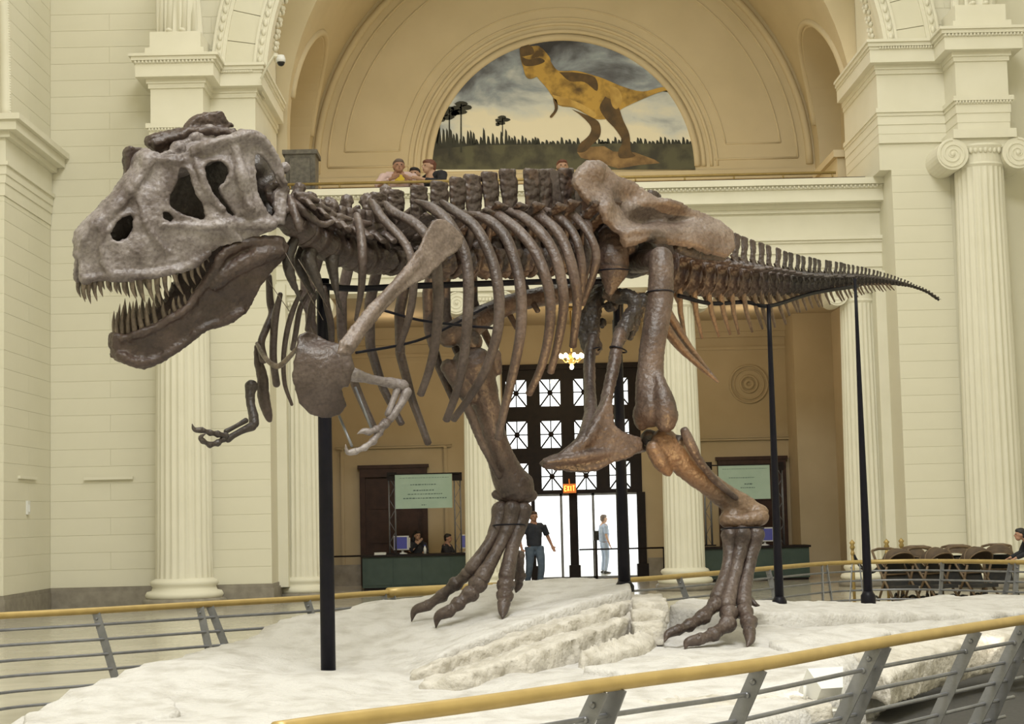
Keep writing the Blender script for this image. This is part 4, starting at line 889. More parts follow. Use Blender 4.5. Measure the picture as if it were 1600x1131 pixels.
# ---------------------------------------------------------------- plates laid out on an anatomical plane
def shep(ctrl, p=2.4):
    A = np.array(ctrl, float)
    def f(x, y):
        d2 = (A[:, 0] - x) ** 2 + (A[:, 1] - y) ** 2 + 9.0; w = d2 ** (-p / 2); return float((w * A[:, 2]).sum() / w.sum())
    return f
def plate(mb, outline, holes, to3d, thick, n_in, step=2.0):
    xs_ = [p[0] for p in outline]; ys_ = [p[1] for p in outline]; x0, y0 = min(xs_), min(ys_)
    nx, ny = int((max(xs_) - x0) / step) + 2, int((max(ys_) - y0) / step) + 2
    keep = {(i, j) for i in range(nx) for j in range(ny) if inpoly(x0 + (i + .5) * step, y0 + (j + .5) * step, outline) and not any(inpoly(x0 + (i + .5) * step, y0 + (j + .5) * step, h) for h in holes)}
    ids = {}; fr = []; bk = []
    def vid(i, j):
        if (i, j) not in ids:
            ids[(i, j)] = len(fr); px, py = x0 + i * step, y0 + j * step; p = to3d(px, py); t = thick(px, py) if callable(thick) else thick
            fr.append(p); bk.append(p + n_in * t)
        return ids[(i, j)]
    F_ = []
    for (i, j) in keep: F_.append((vid(i, j), vid(i, j + 1), vid(i + 1, j + 1), vid(i + 1, j)))
    n = len(fr); G = list(F_) + [tuple(n + a for a in reversed(f)) for f in F_]
    for (i, j) in keep:
        for (di, dj, a, b) in ((-1, 0, (i, j), (i, j + 1)), (1, 0, (i + 1, j + 1), (i + 1, j)), (0, -1, (i + 1, j), (i, j)), (0, 1, (i, j + 1), (i + 1, j + 1))):
            if (i + di, j + dj) not in keep: u, v = ids[a], ids[b]; G.append((v, u, n + u, n + v))
    mb.add(fr + bk, G); return mb
# ---------------------------------------------------------------- skull
PHI, HR = math.radians(32), math.radians(13)
RT = V((-math.sin(PHI) * math.cos(HR), math.cos(PHI) * math.cos(HR), math.sin(HR)))      # towards the animal's right
M0 = P(337, 270, 13.15) + RT * 0.40
def sk(px, py, w): return PL(px, py, M0 - RT * w, RT)
def mir(p): return p - RT * (2 * (p - M0).dot(RT))
WS = shep([(130, 430, .09), (135, 470, .09), (128, 400, .07), (150, 380, .13), (165, 335, .09), (190, 310, .09), (235, 245, .12), (222, 270, .10), (190, 360, .17), (200, 430, .20), (280, 440, .28), (330, 410, .33), (250, 350, .25), (230, 390, .25), (300, 330, .29), (300, 240, .20), (340, 225, .30), (337, 270, .38), (320, 300, .34), (400, 212, .37), (440, 290, .39), (425, 250, .36), (400, 330, .47), (430, 350, .47), (375, 395, .43), (345, 345, .40), (270, 300, .21), (385, 280, .43)])
S3 = lambda px, py: sk(px, py, WS(px, py))
SO = [(125, 424), (126, 400), (132, 375), (148, 352), (160, 338), (175, 321), (192, 304), (205, 290), (221, 270), (225, 250), (231, 239), (242, 236), (256, 243), (275, 243), (300, 236), (313, 228), (325, 224), (340, 221), (350, 212), (372, 208), (397, 206), (420, 220), (433, 246), (441, 275), (449, 292), (443, 318), (438, 345), (432, 358), (402, 371), (377, 377), (350, 384), (331, 391), (323, 402), (312, 413), (300, 421), (275, 429), (250, 434), (225, 437), (197, 440), (170, 440), (145, 441), (131, 446), (126, 438)]
NAR = [(169, 362), (177, 349), (190, 338), (207, 333), (212, 344), (210, 358), (202, 371), (188, 380), (173, 376)]
AOF = [(279, 257), (297, 267), (307, 295), (320, 321), (323, 345), (301, 342), (268, 328), (261, 312), (266, 296), (275, 284)]
ORB = [(317, 257), (325, 251), (345, 250), (358, 258), (361, 272), (352, 287), (343, 296), (352, 312), (364, 328), (374, 337), (364, 340), (351, 330), (337, 312), (326, 294), (319, 278)]
LTF = [(398, 236), (412, 242), (425, 259), (436, 285), (441, 293), (430, 300), (428, 320), (433, 336), (424, 338), (412, 318), (404, 300), (401, 272)]
MXF = [(253, 331), (263, 330), (275, 340), (270, 347), (256, 343)]
JGF = [(330, 345), (340, 342), (347, 349), (338, 355)]
mb = MB()
for mirror in (False, True):
    f3 = (lambda a, b: mir(S3(a, b))) if mirror else S3
    nin = RT if not mirror else -RT
    plate(mb, SO, [NAR, AOF, ORB, LTF, MXF, JGF], f3, 0.05, nin)
    def rim(pts, r, dw=0.0, closed=False, rz=None):
        q = [tuple(p) for p in pts]
        if closed: q = q + [q[0]]
        fi = cr(q, 4); w3 = []
        for a in fi:
            p = sk(a[0], a[1], WS(a[0], a[1]) + dw); w3.append(mir(p) if mirror else p)
        R_ = [r * 13 / F_PX] * len(w3) if not isinstance(r, list) else [x * 13 / F_PX for x in np.interp(np.linspace(0, 1, len(w3)), np.linspace(0, 1, len(r)), r)]
        mb.tube(w3, R_, 8)
    rim([(NAR[i][0], NAR[i][1]) for i in range(len(NAR))], 3.2, -0.01, True)
    rim(AOF[0:3] + AOF[3:], 3.4, -0.012, True)
    rim(ORB[:7], 4.5, 0.0); rim(LTF[:4], 4.0, -0.01)
    rim([(300, 240), (312, 262), (320, 288), (334, 312), (350, 330)], [8, 7, 6, 6, 7], 0.004)          # lacrimal bar
    rim([(250, 352), (285, 352), (322, 354), (360, 350), (400, 350), (430, 350)], [4, 5, 7, 8, 9, 9], 0.0)   # jugal
    rim([(366, 222), (372, 248), (378, 275), (384, 300), (392, 330)], [8, 9, 11, 11, 8], 0.004)        # postorbital
    rim([(300, 240), (318, 231), (345, 220), (372, 214), (398, 212), (420, 228), (434, 255), (444, 288)], [8, 9, 8, 10, 9, 7, 6, 6], 0.01)
    rim([(132, 436), (165, 432), (200, 430), (240, 427), (280, 421), (312, 406), (327, 394)], [7, 7, 8, 8, 7, 6, 5], -0.005)
    rim([(150, 356), (175, 330), (205, 297), (228, 262), (240, 243)], [7, 9, 9, 9, 8], 0.0)
    rim([(214, 300), (224, 335), (240, 370), (262, 395)], [5, 6, 7, 6], -0.004)
    rim([(443, 290), (440, 320), (436, 350)], [8, 9, 11], -0.02)
    rim([(345, 350), (372, 372), (378, 378)], [10, 6, 3], 0.0)
    rim([(165, 340), (158, 365), (160, 400), (172, 428)], [5, 5, 6, 6], 0.006)
# roof from side to side, low in the middle behind the eyes
top = cr([(127, 402), (133, 376), (150, 352), (176, 322), (205, 291), (223, 268), (232, 245), (256, 246), (280, 247), (300, 242), (320, 234), (345, 226), (372, 220), (396, 219)], 5)
for a in top:
    l = S3(a[0], a[1]); r_ = mir(l); dip = 0.0 if a[0] < 240 else 0.10
    m_ = (l + r_) / 2 + V((0, 0, -dip * 1.5 + (0.035 if a[0] < 240 else 0)))
    mb.tube([l, l.lerp(m_, .5) + V((0, 0, -dip * .35)), m_, m_.lerp(r_, .5) + V((0, 0, -dip * .35)), r_], 0.034, 6)
for (x, y, r) in ((150, 430, .04), (180, 425, .045), (215, 420, .05), (250, 412, .05), (290, 400, .05), (330, 385, .05)):
    l = sk(x, y, WS(x, y) - .03); mb.tube([l, (l + mir(l)) / 2 + V((0, 0, .1)), mir(l)], r, 6)                    # palate
inner = MB()  # braincase lumps plus an added dark plate that paints shade behind the openings
plate(inner, [(165, 350), (230, 275), (320, 252), (395, 226), (422, 236), (441, 290), (425, 345), (330, 375), (250, 395), (180, 400)], [], lambda a, b: sk(a, b, -0.02), 0.06, RT, 4.0)
for (x, y, rx, ry, w) in ((415, 290, .13, .14, -0.05), (400, 262, .11, .10, -0.05), (425, 335, .10, .11, 0.0)): inner.ell(sk(x, y, w), (rx, rx, ry))
# bosses over the eyes and the crest at the back on the far side
for (x, y, r) in ((305, 238, .055), (378, 214, .06), (345, 222, .05)):
    p = sk(x, y, WS(x, y) - .02); mb.ell(p, (r, r, r)); mb.ell(mir(p) + V((0, 0, .02)), (r * 1.1, r * 1.1, r * 1.1))
for (x, y, w, r) in ((445, 262, .3, .05),): mb.ell(sk(x, y, w), (r, r, r))
skull = bone('skull', mb, 'bone_skull', vox=0.0125, amp=0.030, sc=0.14, sm=3, label='greyish brown skull with large openings')
bone('braincase_shade', inner, 'bone_dark', skull, vox=.02, amp=.02)
crest = MB()
CA = [(189, 304), (196, 275), (198, 250), (197, 236), (204, 229), (224, 231), (230, 240), (224, 262), (206, 290), (196, 302)]
CB = [(232, 224), (235, 213), (258, 206), (295, 200), (345, 198), (360, 201), (374, 207), (371, 217), (352, 226), (310, 238), (262, 243), (244, 238)]
CC_ = [(293, 199), (300, 189), (308, 182), (326, 177), (349, 174), (357, 189), (366, 197), (345, 203), (312, 204)]
for pl_, w_, t_ in ((CA, -.10, .10), (CB, -.30, .12), (CC_, -.42, .12)): plate(crest, pl_, [], lambda a, b: sk(a, b, w_), t_, RT)
crest.tube([sk(238, 226, -.3), sk(290, 207, -.3), sk(345, 205, -.3), sk(366, 210, -.3)], [.03, .045, .04, .05], 8)
bone('skull_crest', crest, 'bone_jaw', skull, vox=.014, amp=.03, sc=.08)
def tooth(parent, base, tip, r, bow, m='tooth'):
    base, tip = V(base), V(tip); mid = base.lerp(tip, .5) + bow; pts = [base + (base - tip) * .15, base, base.lerp(mid, .9), mid.lerp(tip, .55), tip]
    pts = [V(q) for q in cr([tuple(p) for p in pts], 3)]; n = len(pts); rr = [(r * (1 - (i / (n - 1)) ** 1.7) + .0012, r * .8 * (1 - (i / (n - 1)) ** 1.7) + .001) for i in range(n)]
    bone('tooth', MB().tube(pts, rr, 7), m, parent)
UP = [((131, 444), (135, 468), 4.2), ((139, 442), (142, 475), 4.5), ((148, 440), (152, 471), 4.5), ((157, 439), (161, 464), 4.2), ((168, 438), (174, 457), 3.6), ((181, 438), (184, 459), 3.8), ((194, 437), (198, 463), 4.6), ((206, 436), (213, 468), 5), ((219, 435), (227, 473), 5.4), ((232, 434), (241, 473), 5.4), ((245, 433), (252, 478), 5.4), ((257, 431), (264, 464), 5), ((272, 427), (287, 461), 5), ((287, 423), (296, 447), 4.4), ((299, 419), (306, 445), 4.2), ((308, 412), (316, 437), 4), ((316, 404), (322, 425), 3.4), ((324, 393), (327, 410), 3)]
for a, b, r in UP:
    p, q = sk(a[0], a[1], WS(*a) - .028), sk(b[0], b[1], WS(*a) - .03); s = 13 / F_PX; bow = V((-.012, 0, 0))
    tooth(skull, p, q, r * s, bow); tooth(skull, mir(p), mir(q), r * s, bow)
# ---------------------------------------------------------------- lower jaw
WJ = shep([(184, 530, .06), (183, 550, .05), (200, 560, .10), (230, 560, .13), (230, 520, .14), (270, 530, .19), (300, 475, .24), (320, 500, .26), (350, 400, .36), (380, 430, .37), (380, 490, .34), (420, 400, .42), (440, 380, .43), (410, 450, .39)])
J3 = lambda a, b: sk(a, b, WJ(a, b))
JO = [(181, 524), (181, 546), (192, 565), (208, 573), (225, 578), (236, 575), (262, 562), (269, 555), (310, 528), (318, 518), (345, 511), (365, 505), (388, 488), (398, 468), (408, 448), (420, 430), (446, 405), (453, 386), (445, 370), (420, 368), (378, 374), (352, 384), (345, 396), (332, 420), (318, 438), (307, 458), (294, 478), (275, 490), (255, 500), (228, 512), (218, 518), (196, 526)]
mb = MB()
for mirror in (False, True):
    plate(mb, JO, [], (lambda a, b: mir(J3(a, b))) if mirror else J3, 0.06, RT if not mirror else -RT)
    def rimj(pts, r, dw=0):
        w3 = [J3(a[0], a[1]) - RT * dw for a in cr(pts, 4)]; w3 = [mir(p) for p in w3] if mirror else w3
        mb.tube(w3, [x * 13 / F_PX for x in np.interp(np.linspace(0, 1, len(w3)), np.linspace(0, 1, len(r)), r)], 8)
    rimj([(186, 555), (210, 566), (240, 564), (275, 545), (315, 515), (350, 502), (382, 485)], [9, 9, 8, 8, 7, 8, 7], .0)
    rimj([(188, 530), (222, 520), (258, 503), (292, 482), (312, 455), (335, 424), (352, 395), (390, 378), (440, 378)], [7, 7, 7, 7, 7, 8, 9, 9, 10], .0)
    rimj([(330, 450), (365, 420), (405, 400), (440, 390)], [10, 14, 15, 12], .01)
for (x, y) in ((184, 528), (184, 538), (187, 550), (193, 558), (203, 563)):
    l = J3(x, y); mb.tube([l, mir(l)], .045, 6)
jaw = bone('lower_jaw', mb, 'bone_jaw', vox=0.0135, amp=0.022, sc=0.12, sm=4, label='dark brown gaping lower jaw')
LO = [((184, 527), (183, 487), 4.2), ((191, 525), (193, 476), 4.6), ((201, 523), (202, 482), 5), ((211, 520), (208, 470), 5.2), ((222, 515), (218, 476), 5), ((232, 511), (229, 471), 5), ((244, 505), (240, 468), 5), ((258, 498), (255, 471), 5), ((267, 494), (266, 482), 3.2), ((275, 490), (271, 465), 4.6), ((284, 485), (279, 461), 4.4), ((293, 478), (288, 459), 4), ((304, 462), (300, 449), 3.4)]
for a, b, r in LO:
    p, q = sk(a[0], a[1], WJ(*a) - .03), sk(b[0], b[1], WJ(*a) - .025); s = 13 / F_PX
    tooth(jaw, p, q, r * s, V((-.01, 0, 0))); tooth(jaw, mir(p), mir(q), r * s, V((-.01, 0, 0)))
# ---------------------------------------------------------------- backbone
SP = [(440, 335, 13.6), (462, 352, 13.72), (490, 374, 13.9), (540, 396, 14.2), (600, 408, 14.6), (680, 411, 15.1), (760, 409, 15.55), (850, 405, 16.05), (930, 400, 16.5), (1000, 404, 16.9), (1060, 424, 17.3), (1110, 432, 17.65), (1165, 436, 18.1), (1215, 440, 18.7), (1270, 441, 19.5), (1325, 438, 20.4), (1375, 439, 21.3), (1415, 445, 22.0), (1445, 455, 22.5), (1467, 469, 22.8)]
SF = [P(*q) for q in cr(SP, 24)]; SL = [0.0]
for i in range(1, len(SF)): SL.append(SL[-1] + (SF[i] - SF[i - 1]).length)
SPX = [cam_px(p)[0] for p in SF]
def spine_at(s):
    i = int(np.searchsorted(SL, s)); i = min(max(i, 1), len(SF) - 1); t = (s - SL[i - 1]) / (SL[i] - SL[i - 1] + 1e-9)
    return SF[i - 1].lerp(SF[i], t), (SF[max(i - 3, 0)] - SF[min(i + 3, len(SF) - 1)]).normalized()
def s_of_px(px): return float(np.interp(px, SPX, SL))
VR = random.Random(3)
def vframe(s, sc=(1, 1, 1), tilt=0.07):
    p, f = spine_at(s); f = (f + V((VR.uniform(-1, 1), VR.uniform(-1, 1), VR.uniform(-1, 1))) * tilt).normalized(); l = (V((0, 0, 1)) + V((VR.uniform(-1, 1), VR.uniform(-1, 1), 0)) * tilt).cross(f).normalized(); u = f.cross(l)
    R = Matrix((f * sc[0], l * sc[1], u * sc[2])).transposed().to_4x4(); R.translation = p; return R
def proto_dorsal(h, tp, name, vox=0.014):
    m_ = MB()
    m_.tube([(-.105, 0, 0), (-.085, 0, 0), (-.03, 0, 0), (.03, 0, 0), (.085, 0, 0), (.105, 0, 0)], [.13, .16, .115, .115, .16, .13], 16)
    m_.tube([(0, 0, .08), (-.01, 0, .2), (-.015, 0, .30)], [(.07, .075), (.06, .07), (.07, .06)], 10, side=(1, 0, 0))
    m_.tube([(-.01, 0, .27), (-.02, 0, .27 + h * .45), (-.035, 0, .27 + h * .82), (-.04, 0, .27 + h)], [(.09, .035), (.08, .03), (.108, .05), (.088, .06)], 10, side=(1, 0, 0))
    for s in (-1, 1):
        m_.tube([(0, s * .03, .24), (-.02, s * .17, .33), (-.06, s * tp, .46)], [(.10, .04), (.085, .03), (.09, .03)], 8, side=(1, 0, 0))
        m_.tube([(.06, s * .04, .24), (.13, s * .06, .27)], [.035, .02], 6); m_.tube([(-.06, s * .04, .26), (-.13, s * .06, .29)], [.035, .02], 6)
        m_.ell((.05, s * .12, .06), (.04, .03, .05))
    return remesh(m_, name, vox, 2, 0.04, 0.07, 0.016, 0.02)
def proto_caudal(name, vox=0.013):
    m_ = MB()
    m_.tube([(-.095, 0, 0), (-.08, 0, 0), (-.045, 0, 0), (.045, 0, 0), (.08, 0, 0), (.095, 0, 0)], [.14, .185, .10, .10, .185, .14], 18)
    m_.tube([(0, 0, .1), (-.03, 0, .2), (-.07, 0, .33), (-.09, 0, .42)], [(.07, .06), (.05, .03), (.055, .026), (.06, .035)], 10, side=(1, 0, 0))
    for s in (-1, 1):
        m_.tube([(0, s * .1, .06), (-.05, s * .22, .08), (-.12, s * .34, .07)], [(.055, .03), (.05, .02), (.06, .018)], 8, side=(1, 0, 0))
        m_.tube([(.05, s * .035, .17), (.14, s * .05, .21)], [.03, .015], 6)
    return remesh(m_, name, vox, 2, 0.03, 0.07, .014, .02)
def proto_cervical(name, vox=0.013):
    m_ = MB()
    m_.tube([(-.09, 0, 0), (-.07, 0, 0), (0, 0, 0), (.07, 0, 0), (.09, 0, 0)], [.12, .135, .115, .135, .12], 16)
    m_.tube([(0, 0, .08), (0, 0, .22)], [(.08, .10), (.06, .07)], 10, side=(1, 0, 0))
    m_.tube([(0, 0, .18), (-.015, 0, .28), (-.02, 0, .40)], [(.06, .055), (.05, .05), (.055, .06)], 8, side=(1, 0, 0))
    for s in (-1, 1):
        m_.tube([(.0, s * .06, .18), (-.02, s * .18, .17), (-.03, s * .25, .11)], [(.07, .035), (.055, .03), (.05, .025)], 8, side=(1, 0, 0))
        m_.tube([(.08, s * .10, .2), (-.02, s * .13, .24), (-.14, s * .15, .27)], [.035, .045, .025], 8)
    return remesh(m_, name, vox, 2, 0.02, 0.08)
cv = proto_cervical('cervical_vertebra'); dv = proto_dorsal(0.53, 0.36, 'dorsal_vertebra'); tv = proto_caudal('caudal_vertebra')
cv.materials.append(M['bone']); dv.materials.append(M['bone']); tv.materials.append(M['bone_dark']); tv2 = tv.copy(); tv2.materials.clear(); tv2.materials.append(M['bone'])
def place(name, me, Mx):
    o = bpy.data.objects.new(name, me); COL.objects.link(o); o.parent = rex; o.matrix_parent_inverse = rex.matrix_basis.inverted(); o.matrix_basis = Mx; return o
for i, px in enumerate(np.linspace(449, 575, 8)): place('cervical_vertebra', cv, vframe(s_of_px(px), (1.0, .95 + .02 * i, .82 + .03 * i)))
DPX = [590, 621, 652, 684, 716, 746, 777, 806, 836, 866, 896, 925]
for i, px in enumerate(DPX): place('dorsal_vertebra', dv, vframe(s_of_px(px), (1.05, 1.0, [.72, .78, .84, .9, .95, 1.0, 1.02, 1.05, 1.05, 1.05, 1.05, 1.05][i])))
for px in (955, 985, 1015): place('sacral_vertebra', dv, vframe(s_of_px(px), (1.05, .9, .9)))
s = s_of_px(1045); k = 0; s_end = SL[-1] - 0.02; s0 = s; ch_list = []
while s < s_end:
    t = (s - s0) / (s_end - s0); q = max(1.12 * (1 - t) ** 1.12, 0.09); ln = max(0.215 * (1 - .62 * t), .07)
    zq = q * (1.25 - .35 * t) if t < .3 else q * 1.1
    place('caudal_vertebra', tv if t > .3 else tv2, vframe(s, (ln / .205, q, zq))); ch_list.append((s, q, t)); s += ln * 1.02; k += 1
chm = MB(); chm.tube([(0, .05, -.13), (-.03, .03, -.22), (-.10, 0, -.38), (-.2, 0, -.62)], [(.036, .03), (.04, .026), (.036, .022), (.018, .014)], 8, side=(1, 0, 0)); chm.tube([(0, -.05, -.13), (-.03, -.03, -.22), (-.08, 0, -.32)], [.02, .02, .015], 8)
chme = chm.mesh('chevron', True); chme.materials.append(M['bone_floodlit'])
for (s, q, t) in ch_list[1:-6]:
    if t < .8: place('chevron', chme, vframe(s - .1, (.9, max(q, .3), max(q * (1.0 if t < .3 else .8), .15))))
# ---------------------------------------------------------------- ribs
dsp = lambda px: float(np.interp(px, [q[0] for q in SP], [q[2] for q in SP]))
RIBS = [
    [(580, 313), (597, 340), (627, 372), (642, 402), (646, 450), (638, 500), (622, 548)],
    [(602, 317), (615, 332), (645, 347), (667, 369), (680, 402), (684, 440), (685, 480), (680, 537), (670, 580), (657, 617)],
    [(650, 314), (675, 325), (697, 343), (715, 370), (727, 398), (732, 440), (731, 490), (725, 555), (714, 610), (697, 657)],
    [(690, 315), (710, 330), (740, 352), (760, 385), (774, 425), (780, 470), (777, 520), (760, 575), (734, 620), (708, 656)],
    [(727, 333), (760, 342), (787, 366), (802, 400), (812, 440), (815, 485), (812, 530), (801, 585), (788, 640), (778, 686)],
    [(762, 324), (780, 337), (810, 360), (835, 391), (851, 428), (860, 470), (857, 525), (845, 575), (826, 616)],
    [(785, 327), (815, 338), (845, 363), (865, 394), (876, 432), (881, 475), (872, 535), (860, 582)],
    [(822, 330), (847, 341), (872, 363), (888, 397), (898, 437), (902, 475), (895, 542)],
    [(852, 326), (877, 342), (897, 366), (907, 398), (910, 435), (905, 472), (900, 500)],
    [(882, 325), (902, 342), (921, 367), (932, 398), (926, 432), (910, 476)],
    [(907, 336), (918, 352), (919, 392), (914, 430), (906, 462)]]
def rib3d(R, W=1.0):
    fi = cr(R, 5); L = [0.0]
    for i in range(1, len(fi)): L.append(L[-1] + float(np.hypot(*(fi[i] - fi[i - 1]))))
    d0 = dsp(R[0][0] - 18); out = []
    for f, l in zip(fi, L):
        s = l / L[-1]; w = float(np.interp(s, [0, .08, .22, .42, .6, .8, 1], [.16, .34, .56, .70, .70, .56, .36])) * W
        out.append((P(f[0], f[1], d0 - .70 * w), s))
    return out
for i, R in enumerate(RIBS):
    W = [.75, .9, 1, 1.05, 1.05, 1.0, .95, .9, .8, .7, .6][i]; q = rib3d(R, W); sc = dsp(R[0][0]) / F_PX
    rr = []
    for p, s in q:
        a = float(np.interp(s, [0, .05, .2, .5, .8, .94, 1], [5, 10, 9.4, 8.6, 7.2, 6.2, 6.0])) * sc * (1.0 if i < 8 else .8) * (.8 if i == 0 else 1); rr.append((a, a * .7))
    pts = [p for p, s in q]; side = V((1, .2, 0))
    c0 = [pts[0] + (pts[0] - pts[1]).normalized() * .02] + pts + [pts[-1] + (pts[-1] - pts[-2]).normalized() * .012]
    c1_ = [(rr[0][0] * .4, rr[0][1] * .4)] + rr + [(rr[-1][0] * .5, rr[-1][1] * .5)]
    o_ = bone('rib', MB().tube(c0, c1_, 10, side=side), 'bone', rex)
    hd = V(spine_at(s_of_px(DPX[min(i, 11)] + 6))[0]) + V((0.05, -0.05, .1))
    bone('rib_head', MB().tube([pts[2], pts[2].lerp(hd, .5) + V((0, 0, -.02)), hd], [rr[2][0] * .8, rr[2][0] * .7, rr[2][0] * .75], 8), 'bone', o_)
    # its partner on the far side
    S_, f_ = spine_at(s_of_px(R[0][0] - 18)); l_ = V((0, 0, 1)).cross(f_).normalized()
    mp = [p - l_ * (2 * (p - S_).dot(l_)) for p in c0]
    bone('rib', MB().tube(mp, c1_, 8, side=side), 'bone', rex)
for q in ([(557, 338, 14.1, 7), (563, 362, 13.95, 7.5), (566, 395, 13.85, 7.5), (566, 430, 13.85, 6.5), (563, 462, 13.9, 5), (556, 500, 14.0, 3)],
          [(420, 432, 14.3, 5), (422, 470, 14.4, 6), (425, 490, 14.4, 6), (416, 513, 14.3, 6), (408, 536, 14.2, 6), (412, 562, 14.2, 7)],
          [(438, 460, 14.1, 4), (431, 490, 14.2, 6), (428, 520, 14.3, 6), (427, 560, 14.4, 6), (432, 600, 14.5, 6)],
          [(470, 455, 14.1, 3), (457, 487, 14.2, 4.5), (448, 520, 14.3, 4.5), (443, 560, 14.4, 4), (445, 600, 14.4, 3.5), (456, 632, 14.4, 2.5)],
          [(484, 455, 14.2, 3), (469, 482, 14.3, 4.5), (462, 520, 14.4, 4.5), (457, 545, 14.5, 4)],
          [(500, 450, 14.3, 3), (487, 475, 14.4, 4.5), (480, 515, 14.5, 4)],
          [(506, 450, 14.0, 5), (511, 478, 14.05, 5.5), (517, 506, 14.1, 5.5), (518, 532, 14.2, 5)]):
    bone('front_rib', limb(q, side=VIEW), 'bone', rex)
# neck ribs: dark hooked plates below the neck bones
for q in ([(462, 372, 13.75, 10), (451, 398, 13.7, 13), (453, 428, 13.7, 11), (467, 462, 13.75, 4), (480, 490, 13.8, 2)],
          [(512, 370, 13.95, 8), (492, 388, 13.9, 13), (482, 405, 13.85, 17), (494, 436, 13.85, 11), (508, 470, 13.9, 4)],
          [(538, 374, 14.1, 7), (527, 390, 14.05, 10), (519, 405, 14.0, 14), (522, 435, 14.0, 10), (527, 462, 14.0, 5), (538, 498, 14.05, 2)],
          [(475, 380, 13.95, 8), (468, 410, 13.95, 12), (478, 440, 14.0, 8), (492, 462, 14.0, 3)]):
    bone('neck_rib', limb([(a, b, d, r * .85) for a, b, d, r in q], side=VIEW, flat=.9), 'bone_dark', rex, vox=.012, amp=.014)
# knobs of the first neck bones showing behind the cheek
mb = MB(); limb([(452, 307, 13.55, 6), (458, 325, 13.5, 7), (464, 345, 13.45, 7), (468, 358, 13.45, 8)], mb=mb); limb([(455, 310, 13.6, 6), (475, 330, 13.6, 7), (500, 350, 13.65, 6), (521, 346, 13.7, 4)], mb=mb); limb([(420, 298, 13.6, 10), (435, 288, 13.6, 9), (446, 298, 13.6, 8)], mb=mb); limb([(418, 300, 13.6, 7), (432, 318, 13.55, 10), (442, 330, 13.5, 9)], mb=mb)
bone('neck_arch', mb, 'bone', rex, vox=.013, amp=.02)
for (x, y, w, h, d) in ((515, 322, 15, 14, 14.05), (543, 313, 11, 10, 14.3), (573, 309, 10, 9, 14.45), (603, 300, 11, 13, 14.7)):
    m_ = MB(); blob(m_, x, y, d, w, h, w * .7); blob(m_, x - w * .4, y + h * .7, d, w * .9, h * .9, w * .6); limb([(x, y, d, w * .7), (x - 2, y + 45, d, w * .7)], mb=m_)
    bone('neck_spine', m_, 'bone', rex, vox=.013, amp=.03, sc=.06)
# ---------------------------------------------------------------- shoulder and arms
FS = V((-.69, -.72, 0)); LS = V((.72, -.69, 0))       # body heading and the animal's left
mb = MB()
SCO = [(675, 346), (684, 342), (697, 344), (712, 356), (725, 371), (723, 384), (712, 394), (697, 404), (680, 420), (662, 436), (642, 446), (625, 460), (606, 478), (590, 498), (572, 520), (560, 540), (548, 556), (530, 552), (533, 533), (548, 512), (566, 490), (582, 470), (600, 452), (618, 434), (636, 412), (652, 390), (662, 368)]
p0 = P(700, 360, 13.95); nS = V((.62, -.76, .18)).normalized()
def sc3(a, b): return PL(a, b, p0, nS) + nS * (.03 * math.sin((a - 540) / 185 * PI))
plate(mb, SCO, [], sc3, .035, -nS)
for pts, r in (([(665, 392), (645, 418), (600, 465), (560, 520), (545, 545)], [3, 8, 9, 9, 11]),):
    w3 = [sc3(*a) - nS * .02 for a in cr(pts, 5)]; mb.tube(w3, [x * 14.2 / F_PX for x in np.interp(np.linspace(0, 1, len(w3)), np.linspace(0, 1, 5), r)], 10)
bone('scapula', mb, 'bone_lit', rex, vox=.013, amp=.012, sc=.2, sm=5)
mb = MB()
COO = [(466, 524), (480, 518), (495, 522), (512, 532), (533, 537), (546, 549), (547, 566), (543, 582), (537, 600), (531, 607), (541, 633), (531, 647), (510, 653), (486, 648), (467, 629), (456, 590), (459, 562)]
pc = P(505, 580, 13.5); nC = V((.25, -.95, -.12)).normalized()
def co3(a, b): return PL(a, b, pc, nC) + nC * (.13 * math.exp(-((a - 505) ** 2 + (b - 580) ** 2) / 3000.0) - .10 * math.exp(-((a - 500) ** 2) / 900.0 - (b - 528) ** 2 / 160.0))
plate(mb, COO, [], co3, .05, -nC)
w3 = [co3(*a) for a in ((536, 545), (540, 575), (534, 603))]; mb.tube(w3, [.05, .06, .04], 10)
bone('coracoid', mb, 'bone', rex, vox=.013, amp=.014, sc=.2, sm=5)
bone('wishbone', limb([(402, 537, 14.2, 3.5), (410, 552, 14.05, 4), (421, 566, 13.9, 4), (435, 572, 13.8, 4.5), (450, 560, 13.7, 4), (465, 543, 13.62, 3)]), 'tooth', rex)
def digits(lst, m='bone'):
    for chain in lst:
        for a, b in zip(chain[:-2], chain[1:-1]):
            mx = tuple((u + v) / 2 for u, v in zip(a, b)); s_ = (a[3] + b[3]) / 2
            bone('finger_bone', limb([(a[0], a[1], a[2], a[3]), (mx[0], mx[1], mx[2], s_ * .68), (b[0], b[1], b[2], b[3])], n=8, k=3), m, rex)
        a, b = chain[-2], chain[-1]; mx = ((a[0] + b[0]) / 2 + chain[-1][4], (a[1] + b[1]) / 2 + chain[-1][5], (a[2] + b[2]) / 2)
        bone('claw', limb([(a[0], a[1], a[2], a[3]), (*mx, a[3] * .75), (b[0], b[1], b[2], .5)], n=8, k=4, cap=False), m, rex)
bone('humerus', limb([(541, 583, 13.5, 9), (552, 585, 13.5, 11.5), (570, 590, 13.55, 8.5), (592, 595, 13.6, 7.5), (615, 599, 13.65, 9), (630, 603, 13.68, 10)]), 'bone_skull', rex, vox=.008, amp=.008, sc=.05)
bone('ulna', limb([(635, 612, 13.68, 9), (628, 628, 13.64, 6.5), (617, 645, 13.6, 6), (609, 655, 13.58, 6.5)]), 'bone_skull', rex)
